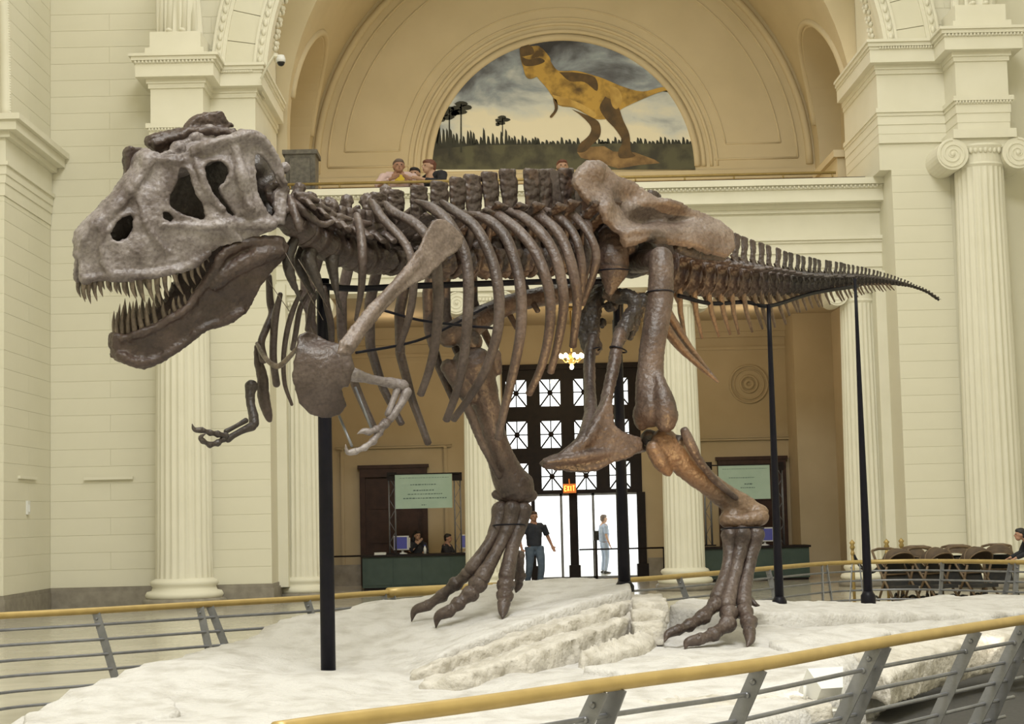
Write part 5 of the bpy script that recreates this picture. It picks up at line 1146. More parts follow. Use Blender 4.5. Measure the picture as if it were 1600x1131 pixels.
bone('radius', limb([(621, 608, 13.66, 6.5), (614, 627, 13.62, 5), (606, 647, 13.58, 5.5)]), 'bone_skull', rex)
bone('wrist_bone', MB().ell(P(603, 660, 13.56), (.042, .036, .036)), 'bone', rex)
digits([[(601, 663, 13.54, 8), (592, 676, 13.5, 7.5), (583, 689, 13.46, 7), (570, 699, 13.42, 6), (556, 705, 13.38, 5.5), (540, 694, 13.34, 0, -5, 7)], [(598, 664, 13.52, 7), (588, 671, 13.48, 7), (577, 675, 13.44, 6), (558, 678, 13.4, 0, 0, -3)]], 'bone_skull')
# far arm
mb = MB(); limb([(402, 542, 14.3, 6), (404, 565, 14.3, 8), (410, 590, 14.3, 10), (412, 620, 14.3, 11), (418, 645, 14.3, 9), (421, 655, 14.3, 6)], mb=mb, side=VIEW, flat=.9)
bone('coracoid', mb, 'bone', rex, vox=.012, amp=.01)
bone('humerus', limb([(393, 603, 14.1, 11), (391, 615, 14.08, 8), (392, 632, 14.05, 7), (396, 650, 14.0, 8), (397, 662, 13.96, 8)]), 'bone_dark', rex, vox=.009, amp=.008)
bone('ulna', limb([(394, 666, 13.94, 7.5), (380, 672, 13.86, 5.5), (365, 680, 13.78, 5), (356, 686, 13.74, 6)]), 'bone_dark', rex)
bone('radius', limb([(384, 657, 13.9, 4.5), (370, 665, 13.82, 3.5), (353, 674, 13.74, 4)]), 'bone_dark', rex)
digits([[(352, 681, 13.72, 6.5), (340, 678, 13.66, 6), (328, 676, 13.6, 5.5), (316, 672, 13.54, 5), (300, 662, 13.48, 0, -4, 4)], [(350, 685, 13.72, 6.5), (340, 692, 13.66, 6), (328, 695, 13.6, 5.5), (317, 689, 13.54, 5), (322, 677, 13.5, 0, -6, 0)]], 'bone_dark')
for a, b in (((530, 650, 13.7), (550, 697, 13.5)), ((555, 605, 13.75), (580, 668, 13.6))):
    bone('brace_rod', MB().tube([P(*a), P(*b)], .011, 6), 'steel', rex)
# ---------------------------------------------------------------- pelvis
ph_ = P(1000, 340, 16.25); nI = V((.52, -.80, .30)).normalized()
IO = [(897, 280), (900, 268), (906, 259), (917, 252), (934, 252), (952, 262), (965, 272), (990, 281), (1010, 295), (1045, 315), (1066, 321), (1100, 331), (1130, 347), (1147, 364), (1151, 388), (1140, 398), (1110, 393), (1086, 384), (1060, 380), (1040, 378), (1002, 375), (982, 381), (970, 372), (958, 350), (946, 346), (935, 326), (917, 307), (902, 290)]
REL = [(925, 268, .10, 20, 14), (1020, 332, -.22, 34, 14), (985, 308, -.10, 20, 16), (1000, 366, .10, 45, 9), (1100, 368, .06, 40, 16), (1050, 318, .09, 34, 8), (945, 325, .08, 12, 18), (1066, 340, -.08, 22, 6)]
def il3(a, b):
    return PL(a, b, ph_, nI) + nI * sum(h * math.exp(-((a - x) / sx) ** 2 - ((b - y) / sy) ** 2) for x, y, h, sx, sy in REL)
mb = MB(); plate(mb, IO, [], il3, .08, -nI)
for pts, r in (([(975, 378), (1010, 372), (1060, 374), (1105, 384), (1140, 388)], [9, 8, 6, 6, 7]), ([(906, 275), (918, 262), (938, 262), (965, 278), (1010, 300), (1060, 322), (1110, 340), (1140, 362)], [7, 7, 6, 5, 5, 5, 5, 6])):
    w3 = [il3(*a) - nI * .03 for a in cr(pts, 5)]; mb.tube(w3, [x * 16.3 / F_PX for x in np.interp(np.linspace(0, 1, len(w3)), np.linspace(0, 1, len(r)), r)], 8)
bone('ilium', mb, 'bone_lit', rex, vox=.017, amp=.035, sc=.22, sm=4, label='broad brown hip blade with its bright light painted in')
# the far hip blade, shifted across the hips
mb = MB(); off = -LS * .62 + V((0, 0, .0))
plate(mb, IO, [], lambda a, b: PL(a, b, ph_, nI) + off, .08, nI, 4.0)
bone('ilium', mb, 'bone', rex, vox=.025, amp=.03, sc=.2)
mb = MB(); limb([(955, 372, 16.35, 22), (957, 400, 16.3, 26), (958, 422, 16.3, 25), (955, 440, 16.3, 17), (953, 456, 16.3, 8)], mb=mb, flat=.8); limb([(965, 372, 16.4, 16), (985, 385, 16.4, 14)], mb=mb)
bone('hip_socket_strut', mb, 'bone', rex, vox=.016, amp=.02, sc=.12)
mb = MB(); limb([(1005, 400, 16.75, 30), (985, 410, 16.8, 26), (965, 405, 16.9, 22)], mb=mb); limb([(1060, 385, 16.6, 10), (1085, 395, 16.8, 9), (1130, 402, 17.1, 7)], mb=mb)
bone('hip_socket', mb, 'bone_dark', rex, vox=.02, amp=.02)
# pubis: two shafts meeting in a long boot
def pubis(sh, nm):
    mb_ = MB(); limb([(968 + sh[0], 522 + sh[1], 16.1 + sh[2], 12), (963 + sh[0], 548 + sh[1], 16.0 + sh[2], 12), (955 + sh[0] * .8, 590 + sh[1] * .8, 15.85 + sh[2], 12), (946 + sh[0] * .55, 630, 15.7 + sh[2] * .7, 13), (934 + sh[0] * .3, 660, 15.6 + sh[2] * .4, 15), (915 + sh[0] * .15, 690, 15.5, 14), (880, 712, 15.4, 10)], mb=mb_, side=VIEW, flat=.8); return mb_
mb = pubis((0, 0, 0), 'n'); limb([(856, 722, 15.3, 9), (885, 718, 15.4, 16), (920, 712, 15.5, 20), (955, 708, 15.65, 19), (985, 704, 15.8, 16), (1003, 702, 15.9, 13)], mb=mb, side=VIEW, flat=.5)
limb([(945, 640, 15.7, 14), (952, 670, 15.7, 18), (955, 695, 15.68, 20), (985, 690, 15.8, 10), (1002, 690, 15.88, 6)], mb=mb, side=VIEW, flat=.6)
BO = [(846, 722), (852, 715), (880, 706), (905, 690), (925, 665), (940, 640), (952, 612), (960, 640), (960, 663), (974, 675), (1003, 683), (1007, 700), (985, 714), (957, 722), (935, 733), (905, 737), (870, 733), (850, 730)]
nB = V((.3, -.95, .1)).normalized(); plate(mb, BO, [], lambda a, b: PL(a, b, P(940, 700, 15.5), nB), .09, -nB)
bone('pubis', mb, 'bone', rex, vox=.015, amp=.03, sc=.2)
bone('pubis', pubis((-42, 8, .35), 'f'), 'bone', rex, vox=.015, amp=.016, sc=.2)
mb = MB(); limb([(1005, 470, 16.45, 14), (985, 492, 16.35, 12), (967, 530, 16.12, 13)], mb=mb); limb([(938, 452, 16.7, 12), (924, 490, 16.6, 15), (926, 545, 16.5, 13)], mb=mb); limb([(903, 488, 16.6, 5), (908, 515, 16.55, 8), (920, 545, 16.5, 10)], mb=mb)
limb([(948, 460, 16.5, 9), (972, 462, 16.45, 13), (990, 470, 16.4, 12), (993, 500, 16.38, 9), (984, 528, 16.35, 5)], mb=mb); blob(mb, 942, 505, 16.7, 7, 9); blob(mb, 955, 478, 16.6, 12, 9)
bone('pubic_peduncle', mb, 'bone_dark', rex, vox=.015, amp=.06, sc=.1)
for i, sh in enumerate(((0, 0, 0), (8, -14, .2))):
    bone('ischium', limb([(1020 + sh[0], 480 + sh[1], 16.5 + sh[2], 16), (1045 + sh[0], 520 + sh[1], 16.55 + sh[2], 14), (1070 + sh[0] * .7, 550 + sh[1] * .7, 16.6 + sh[2], 10), (1098 + sh[0] * .3, 576 + sh[1] * .3, 16.65 + sh[2], 7), (1121, 596, 16.7 + sh[2] * .5, 4)], side=VIEW, flat=.6), 'bone_floodlit', rex, vox=.014, amp=.01)
# ---------------------------------------------------------------- near leg
mb = MB(); limb([(1033, 402, 16.05, 19), (1033, 430, 16.0, 20.5), (1030, 480, 15.95, 21), (1021, 530, 15.85, 20.5), (1016, 580, 15.8, 21), (1016, 615, 15.75, 24), (1018, 645, 15.7, 25)], mb=mb, n=18)
blob(mb, 1028, 398, 16.05, 12, 11); limb([(1028, 585, 15.7, 8), (1037, 622, 15.62, 16), (1041, 648, 15.6, 20), (1040, 660, 15.6, 17)], mb=mb); blob(mb, 1003, 650, 15.75, 15, 23, 20); limb([(1036, 405, 16.15, 18), (1005, 408, 16.45, 18), (985, 410, 16.7, 17)], mb=mb)
bone('femur', mb, 'bone', rex, vox=.015, amp=.022, sc=.25, sm=3, label='upright near thigh bone')
mb = MB(); limb([(1036, 690, 15.8, 22), (1050, 704, 15.8, 23), (1072, 728, 15.85, 20), (1100, 750, 15.92, 19), (1132, 775, 16.0, 19), (1160, 795, 16.05, 23), (1172, 804, 16.05, 22)], mb=mb, n=18)
limb([(1020, 700, 15.7, 13), (1033, 722, 15.72, 13), (1044, 738, 15.75, 8)], mb=mb); blob(mb, 1184, 800, 16.0, 17, 13); blob(mb, 1145, 806, 16.0, 20, 15)
bone('tibia', mb, 'bone_floodlit', rex, vox=.015, amp=.022, sc=.2, sm=3, label='sloping brown shin bone with orange floodlight painted in')
bone('fibula', limb([(1070, 674, 15.65, 8), (1078, 692, 15.65, 9), (1092, 718, 15.7, 7), (1115, 748, 15.8, 6), (1150, 778, 15.88, 5)]), 'bone', rex, vox=.011, amp=.012)
mb = MB(); limb([(1013, 684, 15.85, 14), (1040, 690, 15.8, 12), (1062, 690, 15.75, 11)], mb=mb); bone('knee_pad', mb, 'bone_dark', rex, vox=.015, amp=.012)
mb = MB(); limb([(1134, 812, 15.97, 13), (1160, 814, 15.92, 12), (1190, 808, 15.95, 13)], mb=mb); bone('ankle_bone', mb, 'bone_floodlit', rex, vox=.013, amp=.014)
def foot_bones(mts, toes, m):
    for q in mts: bone('metatarsal', limb(q), m, rex, vox=.012, amp=.012, sc=.1)
    for ch_ in toes:
        for i, (a, b) in enumerate(zip(ch_[:-2], ch_[1:-1])):
            mx = tuple((u + v) / 2 for u, v in zip(a, b))
            mb_ = MB(); limb([a, (mx[0], mx[1], mx[2], (a[3] + b[3]) * .40), b], mb=mb_, k=4); blob(mb_, a[0], a[1], a[2], a[3] * 1.12, a[3] * 1.05)
            bone('toe_bone', mb_, m, rex, vox=.010, amp=.014, sc=.06)
        a, b = ch_[-2], ch_[-1]; mx = ((a[0] + b[0]) / 2 + b[4], (a[1] + b[1]) / 2 + b[5], (a[2] + b[2]) / 2)
        bone('claw', limb([(a[0], a[1], a[2], a[3] * .95), (*mx, a[3] * .72), (b[0], b[1], b[2], .8)], n=10, k=5, cap=False), m, rex)
foot_bones([[(1141, 836, 15.9, 15), (1141, 855, 15.88, 12), (1137, 885, 15.8, 10), (1128, 915, 15.66, 11), (1121, 934, 15.58, 13)], [(1160, 834, 15.86, 15), (1157, 856, 15.84, 12), (1150, 890, 15.75, 10), (1141, 922, 15.62, 12), (1136, 946, 15.5, 14)], [(1182, 834, 15.92, 14), (1176, 856, 15.9, 12), (1169, 890, 15.82, 10.5), (1163, 922, 15.68, 12), (1162, 944, 15.58, 13)]],
           [[(1118, 944, 15.5, 12), (1098, 964, 15.35, 12), (1077, 977, 15.22, 10), (1060, 984, 15.15, 9), (1038, 1003, 15.05, 0, -5, -3)],
            [(1139, 958, 15.45, 14), (1137, 975, 15.32, 13), (1115, 991, 15.18, 11), (1092, 999, 15.06, 10), (1070, 1014, 14.98, 0, -6, -3)],
            [(1163, 956, 15.5, 13), (1170, 972, 15.35, 13), (1171, 988, 15.15, 10.5), (1167, 1011, 14.96, 0, 3, 0)]], 'bone')
bone('claw', limb([(1172, 936, 15.75, 5), (1180, 944, 15.72, 4), (1187, 946, 15.7, .8)], cap=False), 'bone', rex)
# ---------------------------------------------------------------- far leg
mb = MB(); limb([(940, 450, 16.95, 18), (900, 456, 16.8, 17), (850, 463, 16.6, 16), (800, 474, 16.4, 16), (755, 494, 16.2, 19), (722, 518, 16.0, 24)], mb=mb, n=16); blob(mb, 735, 535, 15.95, 20, 18); blob(mb, 702, 524, 16.0, 20, 20)
bone('femur', mb, 'bone', rex, vox=.016, amp=.02, sc=.2)
mb = MB(); limb([(738, 570, 15.95, 34), (748, 596, 15.98, 28), (762, 640, 16.02, 21), (775, 690, 16.1, 19), (790, 735, 16.18, 25), (805, 762, 16.22, 31)], mb=mb, n=18); limb([(700, 573, 15.85, 13), (715, 590, 15.88, 16), (735, 620, 15.92, 14)], mb=mb); blob(mb, 812, 770, 16.2, 24, 12); limb([(775, 552, 16.0, 8), (778, 580, 16.02, 8)], mb=mb)
bone('tibia', mb, 'bone', rex, vox=.016, amp=.022, sc=.2)
bone('fibula', limb([(728, 632, 15.78, 8), (740, 658, 15.8, 8), (752, 690, 15.86, 6.5), (764, 715, 15.92, 5.5), (780, 745, 16.0, 5)]), 'bone', rex, vox=.012, amp=.012)
mb = MB(); limb([(775, 772, 16.2, 8), (806, 782, 16.18, 10), (832, 774, 16.2, 9)], mb=mb); bone('ankle_bone', mb, 'bone', rex, vox=.014, amp=.014)
foot_bones([[(782, 796, 16.15, 15), (778, 818, 16.1, 12), (764, 848, 16.0, 9), (748, 872, 15.92, 10), (737, 888, 15.86, 12)], [(800, 796, 16.12, 16), (795, 820, 16.08, 13), (782, 850, 15.98, 10), (765, 882, 15.86, 11), (753, 902, 15.78, 14)], [(818, 796, 16.15, 14), (812, 820, 16.12, 12), (802, 850, 16.02, 11), (795, 882, 15.9, 12), (791, 902, 15.82, 13)]],
           [[(731, 897, 15.9, 11), (712, 912, 15.95, 11), (690, 931, 16.0, 10), (668, 946, 16.02, 9), (643, 971, 16.06, 0, -7, -5)],
            [(747, 912, 15.78, 14), (735, 927, 15.76, 13), (716, 943, 15.72, 11), (701, 955, 15.68, 10.5), (681, 981, 15.66, 0, -6, -5)],
            [(790, 914, 15.74, 13), (789, 930, 15.68, 12.5), (787, 943, 15.58, 11), (785, 967, 15.45, 0, 0, 0)],
            [(812, 868, 16.15, 8), (812, 900, 16.25, 9), (810, 912, 16.3, 8), (806, 926, 16.3, 0, 0, 0)]], 'bone')
# ---------------------------------------------------------------- steel armature that carries the bones
def rod(pts, r, m='black_steel'): bone('armature_rod', MB().tube([V(q) for q in cr([tuple(P(*p)) for p in pts], 5)], r, 8), m, rex)
rod([(500, 447, 14.2), (560, 451, 14.35), (640, 447, 14.85), (760, 443, 15.55), (860, 440, 16.05), (945, 440, 16.5)], .028)
rod([(600, 485, 14.3), (655, 500, 14.5), (720, 508, 14.7), (775, 513, 14.8)], .012); rod([(556, 551, 14.2), (630, 538, 14.5), (680, 521, 14.7), (760, 480, 15.2)], .012)
rod([(966, 460, 16.6), (966, 540, 16.9)], .05); rod([(1060, 462, 17.2), (1110, 474, 17.6), (1165, 472, 18.1), (1203, 478, 18.4), (1270, 458, 19.4), (1340, 447, 20.4)], .022)
def strap(px, py, d, rx, ry, tilt=0.0):
    c = P(px, py, d); s_ = d / F_PX
    bone('strap', MB().tube([c + V((rx * s_ * math.cos(a), rx * s_ * math.sin(a), ry * s_ * math.sin(a) * -1 + tilt * s_ * math.cos(a))) for a in np.linspace(0, 2 * PI, 25)[:-1]], .008, 6, closed=True), 'black_steel', rex)
strap(1031, 458, 15.98, 22, 2); strap(958, 424, 16.28, 27, 0, 0); strap(1160, 826, 15.9, 33, 2); strap(795, 821, 16.08, 26, 2); strap(966, 546, 16.0, 13, 2, -4); strap(926, 548, 16.4, 13, 2, 4)
for (a, b) in (((418, 437, 13.6), (452, 486, 13.7)), ((466, 405, 13.5), (512, 480, 13.7)), ((446, 395, 13.5), (505, 500, 13.7))):
    bone('wire', MB().tube([P(*a), P(*b)], .0032, 5), 'tooth', rex)
# ================================================================= PEOPLE
mat('skin_a', (0.42, 0.24, 0.16), (0.36, 0.19, 0.13), 8, 0.6); mat('skin_b', (0.50, 0.31, 0.21), (0.44, 0.26, 0.17), 8, 0.6)
mat('hair_dark', (0.012, 0.010, 0.010), None, rough=0.6); mat('hair_brown', (0.05, 0.022, 0.012), None, rough=0.6); mat('hair_red', (0.13, 0.045, 0.025), None, rough=0.6); mat('hair_grey', (0.14, 0.10, 0.08), None, rough=0.7)
mat('cloth_black', (0.012, 0.012, 0.016), (0.02, 0.02, 0.026), 9, 0.9); mat('cloth_charcoal', (0.020, 0.024, 0.036), (0.032, 0.036, 0.05), 9, 0.9); mat('cloth_jeans', (0.075, 0.11, 0.17), (0.11, 0.15, 0.21), 12, 0.9)
mat('cloth_pink', (0.62, 0.46, 0.44), (0.55, 0.40, 0.38), 9, 0.9); mat('cloth_tan', (0.35, 0.27, 0.16), None, rough=0.9); mat('cloth_blue', (0.30, 0.36, 0.46), (0.36, 0.42, 0.52), 9, 0.9); mat('shoe', (0.02, 0.018, 0.016), None, rough=0.5); mat('eye', (0.02, 0.015, 0.012), None, rough=0.2); mat('lip', (0.30, 0.12, 0.09), None, rough=0.6)
def person(loc, rz, h, label, skin, hair, top, bottom, pose=None, long_hair=False, group=None, wide=1.0):
    """local frame: x right, -y forward, z up, built at height 1.75 and scaled."""
    e = empty('person', loc, rz, label=label, cat='person', group=group); k = h / 1.75; e.scale = (k * wide, k * wide, k); e.matrix_basis = Matrix.Translation(V(loc)) @ Matrix.Rotation(rz, 4, 'Z') @ Matrix.Diagonal((k * wide, k * wide, k, 1))
    J = dict(pel=(0, 0, .95), chest=(0, .01, 1.30), neck=(0, .01, 1.48), head=(0, -.015, 1.63), shL=(.19, .01, 1.42), elL=(.25, .03, 1.14), haL=(.27, -.06, .88), shR=(-.19, .01, 1.42), elR=(-.25, .03, 1.14), haR=(-.27, -.06, .88), hiL=(.09, 0, .93), knL=(.10, -.03, .50), anL=(.10, .03, .09), hiR=(-.09, 0, .93), knR=(-.10, -.03, .50), anR=(-.10, .03, .09), tl=0.0)
    J.update(pose or {}); tl = J['tl']; g = {a: V(b) for a, b in J.items() if a not in ('tl', 'sleeve')}
    R = Matrix.Rotation(tl, 3, 'Z'); hc = g['head']
    def chain(mb, names, rad): mb.tube([V(q) for q in cr([tuple(g[n]) for n in names], 5)], [float(x) for x in np.interp(np.linspace(0, 1, (len(names) - 1) * 5 + 1), np.linspace(0, 1, len(rad)), rad)], 10)
    def hand(mb, w, el):
        d = (g[w] - g[el]).normalized(); sd = d.cross(V((0, 1, 0))); sd = sd.normalized() if sd.length > .1 else V((1, 0, 0)); p = g[w]
        mb.tube([p - d * .02, p + d * .04, p + d * .085], [(.026, .018), (.042, .016), (.038, .014)], 8, side=sd)
        for i, l in enumerate((.065, .078, .072, .055)):
            a = p + d * .08 + sd * (.027 - i * .018); mb.tube([a, a + d * l * .55 + V((0, -.006, 0)), a + d * l + V((0, -.02, 0))], [.0095, .009, .007], 6)
        mb.tube([p + d * .02 + sd * .035, p + d * .05 + sd * .06, p + d * .085 + sd * .062], [.012, .011, .008], 6)
    b = MB()       # one continuous body
    chain(b, ('pel', 'chest', 'neck', 'head'), [.13, .15, .13, .06, .055]); b.tube([g['shL'], g['chest'] + V((0, 0, .08)), g['shR']], [.06, .10, .06], 10); b.tube([g['hiL'], g['pel'], g['hiR']], [.085, .11, .085], 10)
    for s in 'LR':
        chain(b, ('sh' + s, 'el' + s, 'ha' + s), [.052, .042, .04, .034, .026]); chain(b, ('hi' + s, 'kn' + s, 'an' + s), [.085, .07, .055, .05, .035]); hand(b, 'ha' + s, 'el' + s)
        a = g['an' + s]; b.tube([a + V((0, .04, -.05)), a + V((0, -.08, -.06)), a + V((0, -.16, -.07))], [.035, .035, .025], 8)
    b.ell(hc + R @ V((0, .012, .02)), (.078, .098, .105), 16, 12, R); b.ell(hc + R @ V((0, -.03, -.055)), (.055, .06, .06), 12, 8, R); b.tube([hc + R @ V((0, -.085, .015)), hc + R @ V((0, -.112, -.015)), hc + R @ V((0, -.092, -.03))], [.009, .014, .012], 8)
    for s in (-1, 1): b.ell(hc + R @ V((s * .08, .01, -.005)), (.012, .02, .032), 8, 6, R)
    body = put('body', remesh(b, 'body', .012, 2), skin, e, True)
    for s in (-1, 1): obj('eye', MB().ell(hc + R @ V((s * .032, -.083, .015)), (.012, .008, .008), 8, 6, R), 'eye', body, True, True)
    obj('mouth', MB().ell(hc + R @ V((0, -.088, -.055)), (.022, .008, .006), 8, 6, R), 'lip', body, True, True)
    hm = MB(); hm.ell(hc + R @ V((0, .028, .045)), (.086, .10, .095), 16, 12, R); hm.ell(hc + R @ V((0, -.02, .085)), (.07, .07, .045), 12, 8, R); hm.ell(hc + R @ V((0, .06, -.01)), (.078, .06, .08), 12, 8, R)
    if long_hair:
        for s in (-1, 0, 1): hm.tube([hc + R @ V((s * .06, .06, .04)), hc + R @ V((s * .085, .075, -.1)), hc + R @ V((s * .08, .08, -.22))], [.05, .055, .03], 8)
    put('hair', remesh(hm, 'hair', .014, 2, .012, .03), hair, e, True)
    t = MB(); chain(t, ('pel', 'chest'), [.155, .155, .17, .165]); t.tube([g['chest'] + V((0, 0, -.02)), g['chest'] + V((0, 0, .12)), g['neck'] - V((0, 0, .02))], [.165, .13, .07], 12); t.tube([g['shL'], g['chest'] + V((0, 0, .07)), g['shR']], [.075, .125, .075], 10)
    for s in 'LR':
        m_ = g['sh' + s].lerp(g['el' + s], .85); t.tube([g['sh' + s], g['sh' + s].lerp(g['el' + s], .4), m_], [.075, .068, .066], 10)
        if J.get('sleeve'): t.tube([m_, g['el' + s], g['el' + s].lerp(g['ha' + s], .85)], [.064, .056, .042], 10)
    put('shirt', remesh(t, 'shirt', .014, 3, .012, .08), top, e, True)
    t = MB(); t.tube([g['hiL'], g['pel'], g['hiR']], [.105, .135, .105], 12)
    for s in 'LR': chain(t, ('hi' + s, 'kn' + s, 'an' + s), [.11, .092, .075, .07, .062])
    put('trousers', remesh(t, 'trousers', .014, 3, .012, .08), bottom, e, True)
    for s in 'LR':
        a = g['an' + s]; obj('shoe', MB().tube([a + V((0, .06, -.045)), a + V((0, 0, -.045)), a + V((0, -.09, -.055)), a + V((0, -.18, -.065))], [(.038, .04), (.045, .045), (.032, .045), (.02, .032)], 10, side=(0, 0, 1)), 'shoe', e, True, True)
    return e
pw_ = D(838, 912, 0.0)
person((P(836, 905, 42.6).x, 42.6, 0), 0.25, 1.83, 'person in dark shirt and jeans walking in from the bright doors', 'skin_a', 'hair_brown', 'cloth_charcoal', 'cloth_jeans', dict(chest=(0, .0, 1.30), elL=(.30, .06, 1.16), haL=(.36, -.04, .93), elR=(-.29, .02, 1.14), knL=(.11, -.10, .52), anL=(.11, .02, .09), knR=(-.10, .02, .50), anR=(-.10, .20, .12)), wide=1.18)
person((P(945, 880, 52).x, 52, -.05), 1.9, 1.75, 'pale silhouetted person in blue standing outside the glass doors', 'skin_b', 'hair_grey', 'cloth_blue', 'cloth_blue')
seat = dict(pel=(0, 0, .62), chest=(0, -.02, .97), neck=(0, -.03, 1.15), head=(0, -.07, 1.30), shL=(.19, -.02, 1.09), elL=(.24, -.14, .86), haL=(.12, -.36, .86), shR=(-.19, -.02, 1.09), elR=(-.24, -.14, .86), haR=(-.12, -.36, .86), hiL=(.09, 0, .60), knL=(.12, -.38, .58), anL=(.12, -.36, .12), hiR=(-.09, 0, .60), knR=(-.12, -.38, .58), anR=(-.12, -.36, .12), sleeve=1)
def stool(x, y, h, label):
    e = empty('office_stool', (x, y, 0), label=label, cat='stool')
    obj('seat', MB().lathe([(.19, h - .06), (.2, h - .03), (.19, h), (0, h + .01)], 20), 'cloth_black', e, True, True); obj('stem', MB().lathe([(.03, .06), (.025, h - .06)], 10), 'steel', e, True, True)
    for i in range(5): obj('leg', MB().tube([(0, 0, .08), (.24 * math.cos(i * 1.257), .24 * math.sin(i * 1.257), .03)], .016, 6), 'steel', e, True, True)
xa = P(651, 850, 44.2).x; xb_ = P(697, 850, 44.2).x
stool(xa, 44.25, .5, 'black stool behind the left desk under the long-haired clerk'); stool(xb_, 44.25, .47, 'black stool behind the left desk under the clerk beside the truss stand')
person((xa, 44.2, .02), .25, 1.72, 'long-haired person in black seated behind the left ticket desk', 'skin_b', 'hair_dark', 'cloth_black', 'cloth_black', dict(seat, head=(.0, -.10, 1.29), tl=.3, haR=(.0, -.26, 1.12), elR=(-.2, -.2, .9)), True)
person((xb_, 44.2, 0), 1.2, 1.62, 'dark-haired person in black at the right end of the left desk', 'skin_a', 'hair_dark', 'cloth_black', 'cloth_black', seat)
# balcony visitors: they stand or sit behind the parapet
lean = dict(elL=(.31, -.10, 1.22), haL=(.12, -.30, 1.30), elR=(-.31, -.10, 1.22), haR=(-.12, -.30, 1.30), neck=(0, -.05, 1.46), head=(0, -.10, 1.555), sleeve=1)
BZ = 7.75
def onbalc(px, py_top, d, h): return P(px, py_top, d).z - h
for (px, py, d, hgt, lab, sk_, hr, tp, bt, ps, rz) in (
    (622, 250, 39.8, 1.78, 'person in pale pink shirt leaning on the balcony with a yellow leaflet', 'skin_a', 'hair_grey', 'cloth_pink', 'cloth_tan', lean, 0.15),
    (650, 263, 40.4, 1.25, 'small dark-haired child peering over the balcony between two people', 'skin_b', 'hair_dark', 'cloth_black', 'cloth_black', lean, -.2),
    (678, 250, 39.8, 1.6, 'red-haired youngster in a black printed shirt on the balcony', 'skin_b', 'hair_red', 'cloth_black', 'cloth_jeans', lean, -.9),
    (877, 251, 40.0, 1.5, 'red-haired person half hidden behind the back bones on the balcony', 'skin_b', 'hair_red', 'cloth_black', 'cloth_black', lean, .1)):
    x = P(px, py, d).x; zt_ = P(px, py, d).z; person((x, d, BZ), rz, (zt_ - BZ) * 1.75 / 1.69, lab, sk_, hr, tp, bt, ps, wide=1.2)
x = P(627, 278, 39.42).x; z = P(628, 279, 39.42).z
e = empty('leaflet', (x, 39.42, z), label='yellow leaflet held by the person in pink', cat='leaflet')
obj('page', MB().box(x - .15, x + .0, 39.41, 39.42, z - .09, z + .09), 'paper_yellow', e); obj('page', MB().box(x + .0, x + .15, 39.405, 39.415, z - .085, z + .085), 'paper_yellow', e)
x = P(683, 281, 39.2).x
person((P(1630, 845, 29.0).x, 29.0, 0), -1.6, 1.5, 'dark-haired person in black bending forward at the right edge', 'skin_a', 'hair_dark', 'cloth_black', 'cloth_black', dict(chest=(0, -.16, 1.24), neck=(0, -.34, 1.36), head=(0, -.45, 1.43), shL=(.19, -.26, 1.33), shR=(-.19, -.26, 1.33), elL=(.22, -.38, 1.08), haL=(.2, -.62, .98), elR=(-.22, -.38, 1.08), haR=(-.2, -.62, .98), sleeve=1))
# ================================================================= SMALL THINGS
# grey chest on the balcony
cx = P(468, 262, 39.6); x0, x1 = P(441, 262, 39.4).x + .08, P(494, 262, 39.4).x; zt_, zb_ = P(468, 237, 39.4).z, BZ
e = empty('stone_planter', ((x0 + x1) / 2, 39.6, zb_), label='grey stone planter box standing at the left end of the balcony', cat='planter')
m_ = MB(); m_.prism([(x0 + .05, 39.5, zb_), (x1 - .05, 39.5, zb_), (x1 - .05, 39.95, zb_), (x0 + .05, 39.95, zb_)], [(x0, 39.2, zt_ - .1), (x1, 39.2, zt_ - .1), (x1, 40.0, zt_ - .1), (x0, 40.0, zt_ - .1)]); obj('body', m_, 'grey_chest', e)
obj('rim', MB().box(x0 - .05, x1 + .05, 39.15, 40.05, zt_ - .1, zt_), 'grey_chest', e); obj('front_panel', MB().box(x0 + .12, x1 - .12, 39.17, 39.24, zb_ + .25, zt_ - .2), 'grey_chest', e); obj('base', MB().box(x0, x1, 39.2, 40.0, zb_, zb_ + .12), 'grey_chest', e)
# security camera on its arm, left; lamp on the right cornice
a = P(408, 116, 36.62); b_ = P(436, 88, 36.4)
e = empty('security_camera', a, label='white dome security camera on an arm over the left cornice', cat='camera')
obj('arm', MB().tube([(a.x, a.y, a.z - .1), (a.x + .12, a.y, a.z + .15), (b_.x - .1, b_.y, b_.z + .02), (b_.x + .06, b_.y, b_.z)], .028, 8), 'cream_trim', e, True)
h_ = obj('housing', MB().lathe([(.0, .12), (.07, .10), (.10, .02), (.10, -.05)], 18, (b_.x + .04, b_.y, b_.z - .08)), 'white_plastic', e, True); obj('dome', MB().ell((b_.x + .04, b_.y, b_.z - .13), (.085, .085, .09)), 'glassy_dark', h_, True)
a = P(1347, 106, 39.6)
e = empty('cornice_lamp', a, label='small bright lamp glowing on the right cornice', cat='lamp')
obj('shade', MB().lathe([(.0, .0), (.16, .04), (.2, .16), (.17, .22)], 18, (a.x, a.y, a.z - .3)), 'white_plastic', e, True); obj('bulb', MB().ell((a.x - .08, a.y - .16, a.z - .05), (.11, .08, .13)), 'lamp_glow', e, True); obj('stem', MB().tube([(a.x + .1, a.y, a.z - .4), (a.x, a.y, a.z - .1)], .02, 6), 'white_plastic', e, True)
